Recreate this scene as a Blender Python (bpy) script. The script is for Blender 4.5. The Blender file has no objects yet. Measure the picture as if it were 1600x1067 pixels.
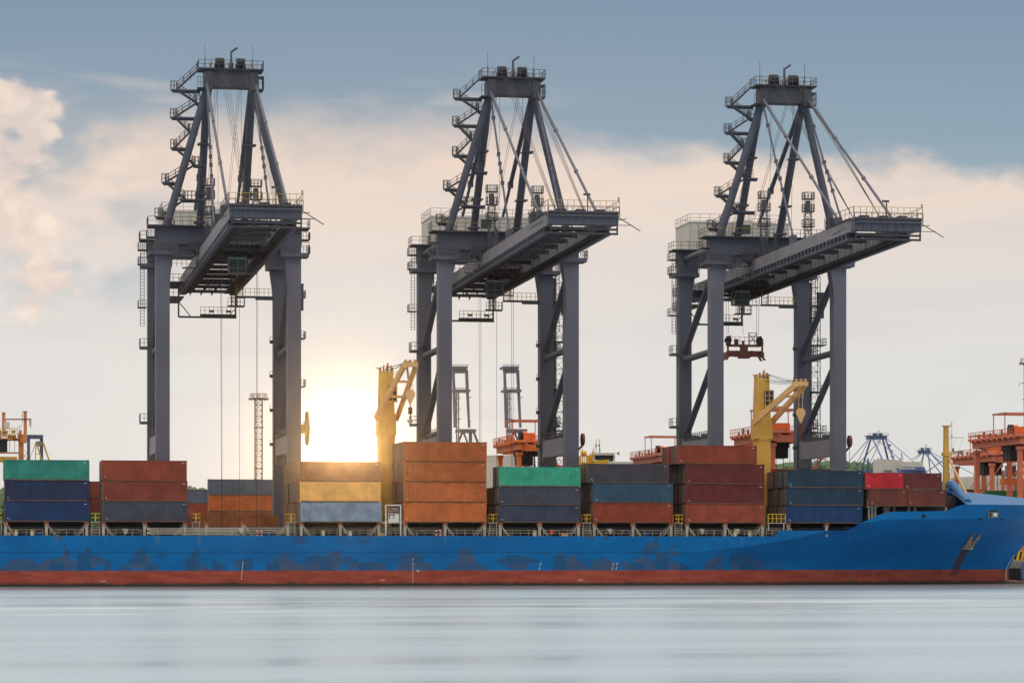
import bpy, math, random
from mathutils import Vector, Matrix
R = math.radians
random.seed(7)
scene = bpy.context.scene
COL = scene.collection

# ------------------------------------------------------------------ camera
F = 4600.0            # focal length in photo pixels (photo is 1600 wide)
HV = 865.0            # horizon row
EYE = 4.6             # camera height over the water
TH = math.atan(850 / 4600)
CT, ST = math.cos(TH), math.sin(TH)
cam_d = bpy.data.cameras.new('camera')
cam = bpy.data.objects.new('camera', cam_d)
COL.objects.link(cam)
cam.location = (0, 0, EYE)
cam.rotation_euler = (R(90), 0, -TH)
cam_d.sensor_width = 36.0
cam_d.lens = 36.0 * F / 1600
cam_d.shift_y = (HV - 533.5) / 1600
cam_d.clip_start = 1.0
cam_d.clip_end = 20000
scene.camera = cam

# ------------------------------------------------------------------ world
SUN_AZ = TH + math.atan((540 - 800) / F)     # clockwise from +Y
SUN_EL = math.atan(175 / F)
w = bpy.data.worlds.new('World')
scene.world = w
w.use_nodes = True
nt = w.node_tree
nt.nodes.clear()


class NB:
    """small node-expression helper"""
    def __init__(s, t): s.t = t
    def n(s, typ, **k):
        nd = s.t.nodes.new(typ)
        for a, b in k.items(): setattr(nd, a, b)
        return nd
    def put(s, sock, v):
        if hasattr(v, 'is_output'): s.t.links.new(v, sock)
        else: sock.default_value = v
    def m(s, op, *a):
        nd = s.n('ShaderNodeMath', operation=op)
        for i, v in enumerate(a): s.put(nd.inputs[i], v)
        return nd.outputs[0]
    def vm(s, op, *a):
        nd = s.n('ShaderNodeVectorMath', operation=op)
        for i, v in enumerate(a): s.put(nd.inputs[i], v)
        return nd.outputs[0]
    def ss(s, v, a, b, c=0.0, d=1.0):
        nd = s.n('ShaderNodeMapRange', interpolation_type='SMOOTHSTEP')
        s.put(nd.inputs[0], v)
        for i, x in enumerate((a, b, c, d)): s.put(nd.inputs[i + 1], x)
        return nd.outputs[0]
    def mix(s, f, a, b, mode='MIX'):
        nd = s.n('ShaderNodeMix', data_type='RGBA', blend_type=mode)
        s.put(nd.inputs[0], f)
        s.put(nd.inputs[6], a if hasattr(a, 'is_output') else (*a, 1))
        s.put(nd.inputs[7], b if hasattr(b, 'is_output') else (*b, 1))
        return nd.outputs[2]
    def noise(s, vec, scale, detail=4, rough=.5, dist=0.0):
        nd = s.n('ShaderNodeTexNoise')
        s.put(nd.inputs['Vector'], vec)
        nd.inputs['Scale'].default_value = scale
        nd.inputs['Detail'].default_value = detail
        nd.inputs['Roughness'].default_value = rough
        nd.inputs['Distortion'].default_value = dist
        return nd.outputs[0]
    def comb(s, x, y, z):
        nd = s.n('ShaderNodeCombineXYZ')
        for i, v in enumerate((x, y, z)): s.put(nd.inputs[i], v)
        return nd.outputs[0]
    def sep(s, v):
        nd = s.n('ShaderNodeSeparateXYZ')
        s.put(nd.inputs[0], v)
        return nd.outputs
    def ramp(s, v, stops):
        nd = s.n('ShaderNodeValToRGB')
        s.put(nd.inputs[0], v)
        e = nd.color_ramp.elements
        while len(e) < len(stops): e.new(0.5)
        for el, (p, c) in zip(e, stops):
            el.position = p
            el.color = (*c, 1)
        return nd.outputs[0]


def lin(r, g, b):
    def f(x):
        x /= 255
        return x / 12.92 if x <= .04045 else ((x + .055) / 1.055) ** 2.4
    return (f(r), f(g), f(b))


b = NB(nt)
tc = b.n('ShaderNodeTexCoord')
dx, dy, dz = b.sep(tc.outputs['Generated'])
az = b.m('MULTIPLY', b.m('ARCTAN2', dx, dy), 57.2958)        # degrees from +Y
el = b.m('MULTIPLY', b.m('ARCSINE', dz), 57.2958)
# overall vertical colours of the open sky and of the cloud deck
sky_open = b.ramp(b.m('DIVIDE', el, 40.0), [(0.0, lin(205, 214, 220)), (0.13, lin(166, 185, 197)), (0.2, lin(140, 164, 181)),
                                           (0.27, lin(124, 148, 172)), (0.42, lin(176, 176, 176)), (1.0, lin(196, 188, 178))])
cloud_c = b.ramp(b.m('DIVIDE', el, 12.0), [(0.0, lin(222, 227, 226)), (0.28, lin(219, 222, 221)), (0.45, lin(222, 217, 213)),
                                          (0.6, lin(235, 216, 202)), (0.72, lin(232, 212, 198)), (1.0, lin(205, 200, 198))])
vec = b.comb(b.m('MULTIPLY', az, 0.6), b.m('MULTIPLY', el, 1.0), 0.0)
n1 = b.noise(vec, 0.55, 6, .55)
n2 = b.noise(b.comb(az, b.m('MULTIPLY', el, 1.3), 3.7), .9, 5, .52, .2)
n3 = b.noise(b.comb(b.m('MULTIPLY', az, .35), b.m('MULTIPLY', el, 2.2), 8.1), .7, 4, .5)
# cloud deck edge: falls from left to right
edge = b.m('ADD', b.m('SUBTRACT', 8.75, b.m('MULTIPLY', az, 0.068)), b.m('MULTIPLY', b.m('SUBTRACT', n1, .5), 2.4))
d = b.m('SUBTRACT', edge, el)
soft = b.ss(az, 6.0, 17.0, 1.1, .38)                         # softer to the left, crisp to the right
deck = b.ss(b.m('DIVIDE', d, soft), -.6, 1.0)
# thin high veil
veil = b.m('MULTIPLY', b.m('MULTIPLY', b.ss(n3, .5, .72), b.ss(az, 12.5, 9.0)), b.ss(el, 10.0, 8.5))
deck = b.m('MAXIMUM', deck, b.m('MULTIPLY', veil, .45))
# blue gaps on the left between heaped clouds
gap = b.m('MULTIPLY', b.m('MULTIPLY', b.ss(az, 4.6, 2.6), b.ss(b.noise(b.comb(b.m('MULTIPLY', az, .6), el, 1.2), .62, 3, .5), .42, .62)),
          b.m('MULTIPLY', b.ss(el, 4.2, 5.5), b.ss(el, 9.5, 8.2)))
deck = b.m('MULTIPLY', deck, b.m('SUBTRACT', 1.0, b.m('MULTIPLY', gap, .75)))
# greyish low patches inside the deck
shade = b.m('MULTIPLY', b.ss(n3, .45, .75), .35)
cc = b.mix(shade, cloud_c, lin(205, 205, 208))
col = b.mix(deck, sky_open, cc)
# heaped cumulus on the left
cum_n = b.m('ADD', b.m('ADD', .12, b.m('MULTIPLY', n2, .76)), b.m('MULTIPLY', b.noise(b.comb(az, el, 5.5), .5, 2, .5), .9))
reg = b.m('MULTIPLY', b.ss(az, 3.1, 1.0), b.m('MULTIPLY', b.ss(el, 3.8, 5.4), b.ss(el, 9.7, 8.2)))
cum = b.ss(b.m('ADD', cum_n, b.m('MULTIPLY', reg, .50)), 1.24, 1.38)
cum_col = b.mix(b.ss(n2, .45, .65), lin(226, 209, 200), lin(248, 230, 214))
col = b.mix(b.m('MULTIPLY', b.m('MULTIPLY', cum, b.ss(reg, 0.0, .3)), .85), col, cum_col)
# the low sun burning through: bright warm patch of sky
sd = Vector((math.sin(SUN_AZ) * math.cos(SUN_EL), math.cos(SUN_AZ) * math.cos(SUN_EL), math.sin(SUN_EL)))
dot = b.n('ShaderNodeVectorMath', operation='DOT_PRODUCT')
b.put(dot.inputs[0], tc.outputs['Generated'])
dot.inputs[1].default_value = sd
ang = b.m('MULTIPLY', b.m('ARCCOSINE', b.m('MINIMUM', dot.outputs['Value'], 1.0)), 57.2958)
g1 = b.m('POWER', 2.718, b.m('MULTIPLY', -1.0, b.m('POWER', b.m('DIVIDE', ang, .42), 2.0)))
g2 = b.m('POWER', 2.718, b.m('MULTIPLY', -1.0, b.m('DIVIDE', ang, 1.5)))
col = b.mix(1.0, col, b.mix(1.0, b.comb(b.m('MULTIPLY', g1, .8), b.m('MULTIPLY', g1, .75), b.m('MULTIPLY', g1, .62)),
                            b.comb(b.m('MULTIPLY', g2, .05), b.m('MULTIPLY', g2, .04), b.m('MULTIPLY', g2, .02)), 'ADD'), 'ADD')
# sky outside the view brightened overhead, behind the camera and leftward, to light the scene
behind = b.ss(b.m('ADD', b.m('MULTIPLY', dy, -1.0), b.m('MULTIPLY', dx, -.6)), -.6, .7)
lift = b.ss(el, 13.0, 60.0, 1.0, 3.1)
lowd = b.m('SUBTRACT', 1.0, b.m('MULTIPLY', behind, b.ss(el, 25.0, -2.0, 0.0, .55)))
fac = b.m('MULTIPLY', b.m('MULTIPLY', lift, lowd), b.m('ADD', 1.0, b.m('MULTIPLY', behind, b.ss(el, 10.0, 50.0, 0.0, .45))))
col = b.mix(1.0, col, b.comb(fac, fac, fac), 'MULTIPLY')
nish = b.n('ShaderNodeTexSky', sky_type='NISHITA', sun_disc=False)
nish.sun_elevation = SUN_EL
nish.sun_rotation = SUN_AZ
bg1 = b.n('ShaderNodeBackground')
b.put(bg1.inputs[0], b.mix(1.0, nish.outputs[0], (.05, .05, .05), 'MULTIPLY')); bg1.inputs[1].default_value = 0.05
bg2 = b.n('ShaderNodeBackground')
b.put(bg2.inputs[0], col); bg2.inputs[1].default_value = 1.0
ad = b.n('ShaderNodeAddShader')
nt.links.new(bg1.outputs[0], ad.inputs[0]); nt.links.new(bg2.outputs[0], ad.inputs[1])
wo = b.n('ShaderNodeOutputWorld')
nt.links.new(ad.outputs[0], wo.inputs[0])

# ------------------------------------------------------------------ sun
sl = bpy.data.lights.new('sun', 'SUN')
sl.energy = 0.07
sl.angle = R(0.5)
sl.color = (1.0, .58, .22)
so = bpy.data.objects.new('sun', sl)
COL.objects.link(so)
so.rotation_euler = sd.to_track_quat('Z', 'Y').to_euler()

scene.view_settings.view_transform = 'Standard'
scene.view_settings.look = 'None'
scene.view_settings.exposure = 0.0
scene.view_settings.gamma = 1.0

# ------------------------------------------------------------------ measuring helpers (photo pixel + distance -> real point)
def XA(u, Y):
    t = (u - 800) / F
    return Y * (t * CT + ST) / (CT - t * ST)
def ZCA(u, Y): return Y * CT + XA(u, Y) * ST
def P3(u, v, Y): return Vector((XA(u, Y), Y, EYE + (HV - v) * ZCA(u, Y) / F))
def MP(u, Y): return ZCA(u, Y) / F          # metres per photo pixel there

# ------------------------------------------------------------------ materials
MATS = {}
def mat_nodes(name):
    m = bpy.data.materials.new(name)
    m.use_nodes = True
    t = m.node_tree
    bs = t.nodes['Principled BSDF']
    MATS[name] = m
    return m, t, bs, NB(t)

def paint(name, col, rough=.55, var=.18, stain=(.09, .045, .025), amt=.25, scale=.35, metal=0.0, streak=True):
    m, t, bs, q = mat_nodes(name)
    tcn = q.n('ShaderNodeTexCoord')
    oi = q.n('ShaderNodeObjectInfo')
    off = q.vm('SCALE', q.comb(oi.outputs['Random'], oi.outputs['Random'], oi.outputs['Random']), (0, 0, 0))
    off.node.inputs['Scale'].default_value = 90
    v = q.vm('ADD', tcn.outputs['Object'], off)
    n = q.noise(v, scale, 5, .6)
    c = q.mix(q.m('MULTIPLY', q.ss(n, .3, .7), 1.0), tuple(x * (1 - var) for x in col), tuple(min(1, x * (1 + var)) for x in col))
    sv = q.vm('MULTIPLY', v, (1.6, 1.6, .16 if streak else 1.6))
    s = q.noise(sv, .9, 6, .65)
    c = q.mix(q.m('MULTIPLY', q.ss(s, .56, .74), amt), c, stain)
    fine = q.noise(v, 4.0, 3, .7)
    c = q.mix(q.m('MULTIPLY', q.ss(fine, .62, .75), amt * .6), c, stain)
    q.put(bs.inputs['Base Color'], c)
    q.put(bs.inputs['Roughness'], q.m('ADD', rough - .1, q.m('MULTIPLY', n, .25)))
    bs.inputs['Metallic'].default_value = metal
    bs.inputs['Specular IOR Level'].default_value = .28
    return m

paint('crane_shaded', (.060, .066, .086), .5, .15, (.05, .03, .025), .4, .25)  # crane grey with the apex beam's shade put into the colour, plus dark stains
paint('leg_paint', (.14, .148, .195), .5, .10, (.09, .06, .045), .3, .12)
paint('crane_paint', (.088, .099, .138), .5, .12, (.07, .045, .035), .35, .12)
paint('crane_dark', (.045, .05, .065), .6, .2, (.06, .035, .02), .4, .3)
paint('crane_light', (.225, .22, .25), .5, .12, (.12, .07, .05), .3, .2)
paint('rail_grey', (.10, .10, .115), .6, .1, amt=.2)
paint('rail_yellow', (.45, .30, .04), .55, .15, amt=.3)
paint('rope', (.05, .045, .045), .7, .1, amt=0)
paint('black', (.012, .012, .014), .5, .1, amt=.1)
paint('house_white', (.62, .60, .56), .6, .06, (.35, .30, .25), .2)
paint('reel_yellow', (.32, .23, .06), .6, .15, amt=.2)
paint('ship_yellow', (.72, .42, .085), .5, .12, (.30, .14, .04), .45, .3)
paint('jib_cream', (.74, .45, .19), .5, .08, (.4, .2, .08), .25, .3)
paint('spreader_red', (.17, .042, .026), .55, .25, (.05, .03, .02), .6, 1.2)
paint('warm_orange', (.66, .25, .08), .55, .15, (.25, .07, .03), .4, .4)
paint('rtg_orange', (.66, .19, .10), .55, .12, (.2, .06, .03), .3, .4)
paint('rtg_bright', (.75, .18, .04), .5, .1, amt=.15)
paint('rtg_pale', (.52, .19, .12), .6, .1, (.25, .1, .06), .3, .4)
paint('far_blue', (.085, .15, .36), .5, .1, amt=.1)
paint('far_slate', (.075, .095, .165), .5, .1, amt=.15)
paint('lamp_tan', (.44, .25, .10), .6, .15, amt=.2)
paint('hazard_yellow', (.75, .45, .04), .5, .1, amt=.1)
paint('deck_grey', (.16, .165, .165), .7, .2, (.10, .055, .03), .5, .5)
paint('deck_dark', (.05, .05, .05), .8, .2, amt=.4, scale=.6)
paint('stanchion', (.42, .38, .31), .6, .15, (.32, .13, .05), .7, .9)
paint('rust_cap', (.30, .10, .045), .8, .3, amt=.3)
paint('ladder_metal', (.48, .43, .36), .5, .1, amt=.3)
paint('white_item', (.7, .68, .62), .6, .1, amt=.25)
paint('red_item', (.55, .05, .04), .5, .1, amt=.1)
paint('ship_blue', (.004, .12, .42), .45, .12, (.03, .07, .14), .3, .3)
paint('whale_blue', (.05, .16, .36), .5, .12, (.10, .16, .22), .4, .5)
paint('anchor_rust', (.42, .31, .22), .9, .3, (.2, .10, .05), .6, 2.0)
paint('concrete', (.27, .25, .22), .9, .15, (.12, .09, .06), .6, .4)
paint('tarmac', (.07, .07, .07), .9, .2, amt=.2)
paint('lock_rod', (.27, .22, .18), .5, .1, (.2, .1, .05), .4, 1)
paint('galvanised', (.40, .39, .38), .5, .1, amt=.2)
paint('web_black', (.02, .022, .028), .7, .1, amt=.1)

def glass(name, col):
    m, t, bs, q = mat_nodes(name)
    bs.inputs['Base Color'].default_value = (*col, 1)
    bs.inputs['Roughness'].default_value = .12
glass('green_glass', (.05, .09, .075))
glass('dark_glass', (.02, .04, .05))

BOX = {   # container paints
    'teal green': (.03, .235, .185), 'emerald green': (.045, .36, .235), 'navy blue': (.018, .045, .13), 'dark navy': (.022, .035, .085),
    'slate grey': (.062, .068, .095), 'slate blue': (.05, .062, .10), 'brick red': (.26, .052, .030), 'rust red': (.22, .05, .032),
    'orange brown': (.43, .12, .036), 'burnt orange': (.52, .145, .045), 'tan orange': (.82, .45, .14), 'pale blue': (.23, .32, .43),
    'umber brown': (.31, .125, .055), 'plum grey': (.062, .056, .070), 'steel blue': (.035, .08, .135), 'maroon': (.135, .028, .028),
    'terracotta': (.31, .068, .040), 'petrol blue': (.022, .05, .088), 'deep blue': (.016, .05, .14), 'crimson': (.48, .022, .035),
    'chestnut brown': (.16, .045, .035), 'coffee brown': (.10, .055, .035), 'grey blue': (.10, .13, .19), 'dark green': (.02, .12, .05)}
for k, c in BOX.items():
    paint('box_' + k, c, .55, .2, (.09, .05, .032), .42, .5)
paint('box_edge', (.16, .085, .05), .7, .3, (.05, .03, .02), .6, 1.2)

# hull: blue over a red boot topping, squared repaint patches, seams, rust
def hull_mat():
    m, t, bs, q = mat_nodes('hull_paint')
    tcn = q.n('ShaderNodeTexCoord')
    v = tcn.outputs['Object']
    x, y, z = q.sep(v)
    blue = q.mix(q.ss(q.noise(q.vm('MULTIPLY', v, (.25, .25, .6)), .5, 4, .6), .3, .7), (.0, .115, .34), (.001, .152, .43))
    # roller-painted squares
    sn = q.vm('SNAP', q.vm('ADD', v, (0.3, 0, 0)), (.45, 50, .3))
    sn.node.inputs[1].default_value = (.45, 50, .3)
    pn = q.noise(q.vm('MULTIPLY', sn, (.35, 0, .35)), .75, 2, .5)
    sn2 = q.vm('SNAP', v, (1.9, 50, 1.1))
    pn2 = q.noise(q.vm('MULTIPLY', sn2, (.6, 0, .5)), .9, 1, .5)
    hgt = q.m('ADD', q.ss(z, 2.3, 5.6, .44, .585), q.m('MULTIPLY', q.m('SUBTRACT', q.noise(q.comb(x, 0.0, 0.0), .045, 2), .5), .28))
    pmask = q.ss(q.m('SUBTRACT', q.m('ADD', q.m('MULTIPLY', pn, .62), q.m('MULTIPLY', pn2, .38)), hgt), .0, .012)
    edge_n = q.noise(v, 2.2, 4, .7)
    pmask = q.m('MULTIPLY', pmask, q.ss(edge_n, .25, .4))
    pcol = q.mix(q.ss(pn2, .4, .62), (.075, .095, .155), (.018, .085, .20))
    pmask = q.m('MULTIPLY', pmask, q.ss(x, 121, 112))
    blue = q.mix(q.m('MULTIPLY', pmask, .85), blue, pcol)
    # vertical scrapes
    scr = q.noise(q.vm('MULTIPLY', v, (1.5, 0, .07)), 1.1, 5, .6)
    scm = q.m('MULTIPLY', q.m('MULTIPLY', q.ss(scr, .66, .72), q.ss(x, 128, 118)), q.ss(q.noise(v, .3, 2), .42, .6))
    blue = q.mix(q.m('MULTIPLY', scm, .8), blue, (.06, .055, .06))
    vr = q.noise(q.vm('MULTIPLY', v, (2.6, 0, .05)), 1.0, 4, .6)
    blue = q.mix(q.m('MULTIPLY', q.ss(vr, .58, .75), .35), blue, (.09, .06, .05))
    pl = q.m('ABSOLUTE', q.m('SUBTRACT', q.m('FRACT', q.m('DIVIDE', x, 6.1)), .5))
    blue = q.mix(q.m('MULTIPLY', q.ss(pl, .0, .006, 1.0, .0), .45), blue, (.004, .04, .12))
    # pale run-offs from the deck edge
    run = q.noise(q.vm('MULTIPLY', v, (1.0, 0, .05)), .7, 3, .5)
    rm = q.m('MULTIPLY', q.ss(run, .60, .74), q.m('MULTIPLY', q.ss(z, 5.2, 7.2), q.ss(x, 122, 114)))
    blue = q.mix(q.m('MULTIPLY', rm, .45), blue, (.16, .20, .22))
    # rust dots
    rd = q.m('MULTIPLY', q.ss(q.noise(v, 1.3, 5, .75), .70, .74), .8)
    blue = q.mix(rd, blue, (.13, .06, .04))
    # weld seam lines
    for zz, wd, a in ((4.83, .055, .75), (2.95, .035, .30)):
        l = q.ss(q.m('ABSOLUTE', q.m('SUBTRACT', z, zz)), wd * .4, wd, 1.0, 0.0)
        l = q.m('MULTIPLY', l, q.ss(x, 106, 104))
        blue = q.mix(q.m('MULTIPLY', l, a), blue, (.004, .025, .07))
    red = q.mix(q.ss(q.noise(q.vm('MULTIPLY', v, (.3, .3, 1.4)), 1.0, 5, .6), .3, .7), (.27, .048, .034), (.40, .088, .055))
    sc2 = q.m('MULTIPLY', q.ss(q.noise(q.vm('MULTIPLY', v, (.35, 0, 3)), 1.3, 6, .75), .64, .72), .5)
    red = q.mix(sc2, red, (.38, .16, .11))
    # slanting touch-up strokes near the bow
    st = q.noise(q.comb(q.m('SUBTRACT', x, q.m('MULTIPLY', z, .35)), 0.0, 0.0), .55, 2, .4)
    stm = q.m('MULTIPLY', q.ss(st, .54, .57), q.m('MULTIPLY', q.ss(x, 120, 128), .45))
    red = q.mix(stm, red, (.34, .10, .085))
    dk = q.m('MULTIPLY', q.ss(q.noise(q.vm('MULTIPLY', v, (1.8, 0, .3)), .8, 5, .7), .60, .72), .5)
    red = q.mix(dk, red, (.07, .02, .018))
    # waterline scum
    red = q.mix(q.ss(q.m('SUBTRACT', z, q.m('MULTIPLY', q.noise(q.vm('MULTIPLY', v, (.5, 0, .5)), 1.0, 5, .7), .9)), .25, -.25), red, (.045, .04, .032))
    c = q.mix(q.ss(z, 2.19, 2.22), red, blue)
    # rust run under the anchor
    ax = q.m('SUBTRACT', q.m('ADD', x, q.m('MULTIPLY', q.m('SUBTRACT', 6.0, z), .36)), 150.0)
    an = q.m('MULTIPLY', q.ss(q.m('ABSOLUTE', q.m('ADD', ax, q.m('MULTIPLY', q.m('SUBTRACT', edge_n, .5), .5))), .55, .8, 1.0, 0.0), q.m('MULTIPLY', q.ss(z, 5.9, 5.6), q.ss(z, .8, 1.8)))
    an2 = q.m('MULTIPLY', q.ss(q.m('ABSOLUTE', ax), 1.6, 1.75, 1.0, 0.0), q.m('MULTIPLY', q.ss(z, 5.7, 5.6), q.ss(z, 3.3, 3.4)))
    c = q.mix(q.m('MULTIPLY', an2, .35), c, (.02, .16, .36))
    c = q.mix(q.m('MULTIPLY', an, .85), c, (.085, .045, .035))
    q.put(bs.inputs['Base Color'], c)
    bs.inputs['Roughness'].default_value = .5
    bs.inputs['Specular IOR Level'].default_value = .2
    bm = q.n('ShaderNodeBump')
    bm.inputs['Strength'].default_value = .35
    bm.inputs['Distance'].default_value = .06
    q.put(bm.inputs['Height'], q.noise(q.vm('MULTIPLY', v, (1, 1, 1)), .55, 3, .5))
    q.put(bs.inputs['Normal'], bm.outputs[0])
hull_mat()

def water_mat():
    m, t, bs, q = mat_nodes('water')
    tcn = q.n('ShaderNodeTexCoord')
    v = tcn.outputs['Object']
    x, y, z = q.sep(v)
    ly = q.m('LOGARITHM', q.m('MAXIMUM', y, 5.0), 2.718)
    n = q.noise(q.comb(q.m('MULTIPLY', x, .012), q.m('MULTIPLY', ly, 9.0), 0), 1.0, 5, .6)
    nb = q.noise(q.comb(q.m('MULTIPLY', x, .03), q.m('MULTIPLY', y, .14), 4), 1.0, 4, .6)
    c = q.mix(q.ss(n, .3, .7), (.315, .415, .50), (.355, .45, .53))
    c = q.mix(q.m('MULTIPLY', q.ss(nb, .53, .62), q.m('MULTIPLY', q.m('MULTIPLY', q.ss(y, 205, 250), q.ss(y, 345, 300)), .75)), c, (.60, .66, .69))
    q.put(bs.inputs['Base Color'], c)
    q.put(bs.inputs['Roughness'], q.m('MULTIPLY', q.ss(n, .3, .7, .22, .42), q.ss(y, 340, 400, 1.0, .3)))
    bs.inputs['Specular IOR Level'].default_value = .5
    bs.inputs['IOR'].default_value = 1.33
    bm = q.n('ShaderNodeBump')
    bm.inputs['Strength'].default_value = .10
    bm.inputs['Distance'].default_value = .3
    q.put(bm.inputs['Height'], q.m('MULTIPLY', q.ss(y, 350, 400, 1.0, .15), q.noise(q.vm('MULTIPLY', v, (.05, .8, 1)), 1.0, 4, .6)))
    q.put(bs.inputs['Normal'], bm.outputs[0])
water_mat()

def leaf_mat():
    m, t, bs, q = mat_nodes('foliage')
    tcn = q.n('ShaderNodeTexCoord')
    n = q.noise(tcn.outputs['Object'], .05, 6, .7)
    q.put(bs.inputs['Base Color'], q.mix(q.ss(n, .35, .65), (.025, .075, .022), (.08, .15, .045)))
    bs.inputs['Roughness'].default_value = .8
leaf_mat()

# ------------------------------------------------------------------ mesh builder
class MB:
    def __init__(s): s.v, s.f = [], []
    def quadbox(s, c):
        i = len(s.v)
        s.v += c
        s.f += [(i, i+3, i+2, i+1), (i+4, i+5, i+6, i+7), (i, i+1, i+5, i+4), (i+1, i+2, i+6, i+5), (i+2, i+3, i+7, i+6), (i+3, i, i+4, i+7)]
        return s
    def box(s, x0, x1, y0, y1, z0, z1):
        return s.quadbox([(x0, y0, z0), (x1, y0, z0), (x1, y1, z0), (x0, y1, z0), (x0, y0, z1), (x1, y0, z1), (x1, y1, z1), (x0, y1, z1)])
    def bar(s, p, q, w_, h=None, up=(0, 0, 1)):
        h = w_ if h is None else h
        p, q = Vector(p), Vector(q)
        d = (q - p)
        if d.length < 1e-6: return s
        d.normalize()
        u = Vector(up)
        if abs(d.dot(u)) > .98: u = Vector((1, 0, 0))
        sx = d.cross(u).normalized() * (w_ / 2)
        sy = sx.cross(d).normalized() * (h / 2)
        c = [p - sx - sy, p + sx - sy, p + sx + sy, p - sx + sy, q - sx - sy, q + sx - sy, q + sx + sy, q - sx + sy]
        return s.quadbox([tuple(k) for k in c])
    def tube(s, p, q, r, n=12, r2=None):
        r2 = r if r2 is None else r2
        p, q = Vector(p), Vector(q)
        d = (q - p).normalized()
        u = Vector((0, 0, 1)) if abs(d.z) < .95 else Vector((1, 0, 0))
        a = d.cross(u).normalized()
        c = a.cross(d)
        i = len(s.v)
        for (o, rr) in ((p, r), (q, r2)):
            for k in range(n):
                t = 2 * math.pi * k / n
                s.v.append(tuple(o + a * math.cos(t) * rr + c * math.sin(t) * rr))
        for k in range(n):
            k2 = (k + 1) % n
            s.f.append((i + k, i + k2, i + n + k2, i + n + k))
        s.f.append(tuple(i + k for k in range(n))[::-1])
        s.f.append(tuple(i + n + k for k in range(n)))
        return s
    def rail(s, pts, h=1.1, step=1.6, t=.07, closed=False, mid=True):
        pts = [Vector(p) for p in pts]
        if closed: pts.append(pts[0])
        for p, q in zip(pts, pts[1:]):
            L = (q - p).length
            n = max(1, round(L / step))
            for k in range(n + 1):
                o = p + (q - p) * (k / n)
                s.bar(o, o + Vector((0, 0, h)), t)
            s.bar(p + Vector((0, 0, h)), q + Vector((0, 0, h)), t)
            if mid: s.bar(p + Vector((0, 0, h * .5)), q + Vector((0, 0, h * .5)), t * .8)
        return s
    def prism(s, poly, axis, a0, a1):
        """poly = list of 2-D points in the two other axes; extruded along axis"""
        i = len(s.v)
        n = len(poly)
        for a in (a0, a1):
            for (p, q) in poly:
                s.v.append({'x': (a, p, q), 'y': (p, a, q), 'z': (p, q, a)}[axis])
        for k in range(n):
            k2 = (k + 1) % n
            s.f.append((i + k, i + k2, i + n + k2, i + n + k))
        s.f.append(tuple(range(i, i + n))[::-1])
        s.f.append(tuple(range(i + n, i + 2 * n)))
        return s
    def mesh(s, name, mat, smooth=False, off=(0, 0, 0)):
        me = bpy.data.meshes.new(name)
        ox, oy, oz = off
        me.from_pydata([(a - ox, b_ - oy, c - oz) for a, b_, c in s.v], [], s.f)
        me.materials.append(MATS[mat])
        if smooth:
            for p in me.polygons: p.use_smooth = True
        me.update()
        return me

def recalc(me):
    import bmesh
    bm = bmesh.new(); bm.from_mesh(me)
    bmesh.ops.recalc_face_normals(bm, faces=bm.faces)
    bm.to_mesh(me); bm.free()

def obj(name, mb, mat, parent=None, off=(0, 0, 0), label=None, smooth=False, fix=True, kind=None):
    me = mb.mesh(name, mat, smooth, off)
    if fix: recalc(me)
    o = bpy.data.objects.new(name, me)
    COL.objects.link(o)
    if parent: o.parent = parent
    if label: o['label'] = label
    if kind: o['kind'] = kind
    return o

def thing(name, label, cat, loc=(0, 0, 0), group=None):
    o = bpy.data.objects.new(name, None)
    o.empty_display_size = 1
    COL.objects.link(o)
    o.location = loc
    o['label'] = label
    o['category'] = cat
    if group: o['group'] = group
    return o

def dup(root, loc, label, skip=()):
    r = root.copy(); COL.objects.link(r); r.location = loc; r['label'] = label
    for ch in list(root.children):
        if ch.name.split('.')[0] in skip: continue
        c = ch.copy(); COL.objects.link(c); c.parent = r
        for g in ch.children:
            d_ = g.copy(); COL.objects.link(d_); d_.parent = c
    return r

def lattice(m, p, q, w_, t, n, right=(1, 0, 0), back=(0, 1, 0)):
    """square lattice mast from p up to q"""
    p, q = Vector(p), Vector(q)
    rx, ry = Vector(right) * w_ / 2, Vector(back) * w_ / 2
    cs = [rx * a + ry * b_ for a, b_ in ((-1, -1), (1, -1), (1, 1), (-1, 1))]
    for c in cs: m.bar(p + c, q + c, t)
    for k in range(n + 1):
        o = p + (q - p) * (k / n)
        for i in range(4):
            m.bar(o + cs[i], o + cs[(i + 1) % 4], t * .7)
            if k < n:
                o2 = p + (q - p) * ((k + 1) / n)
                a, b_ = (i, (i + 1) % 4) if k % 2 else ((i + 1) % 4, i)
                m.bar(o + cs[a], o2 + cs[b_], t * .6)

# ================================================================== SETTING
m = MB(); m.v = [(-6000, -300, 0), (8000, -300, 0), (8000, 9000, 0), (-6000, 9000, 0)]; m.f = [(0, 1, 2, 3)]
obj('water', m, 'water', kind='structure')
QZ = 3.5
m = MB().box(-1500, 3500, 450.0, 8000, -2, QZ)
obj('quay', m, 'concrete', kind='structure')
m = MB().box(-1500, 3500, 480, 1600, QZ + .004, QZ + .02)
obj('container_yard', m, 'tarmac', kind='structure')

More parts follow.
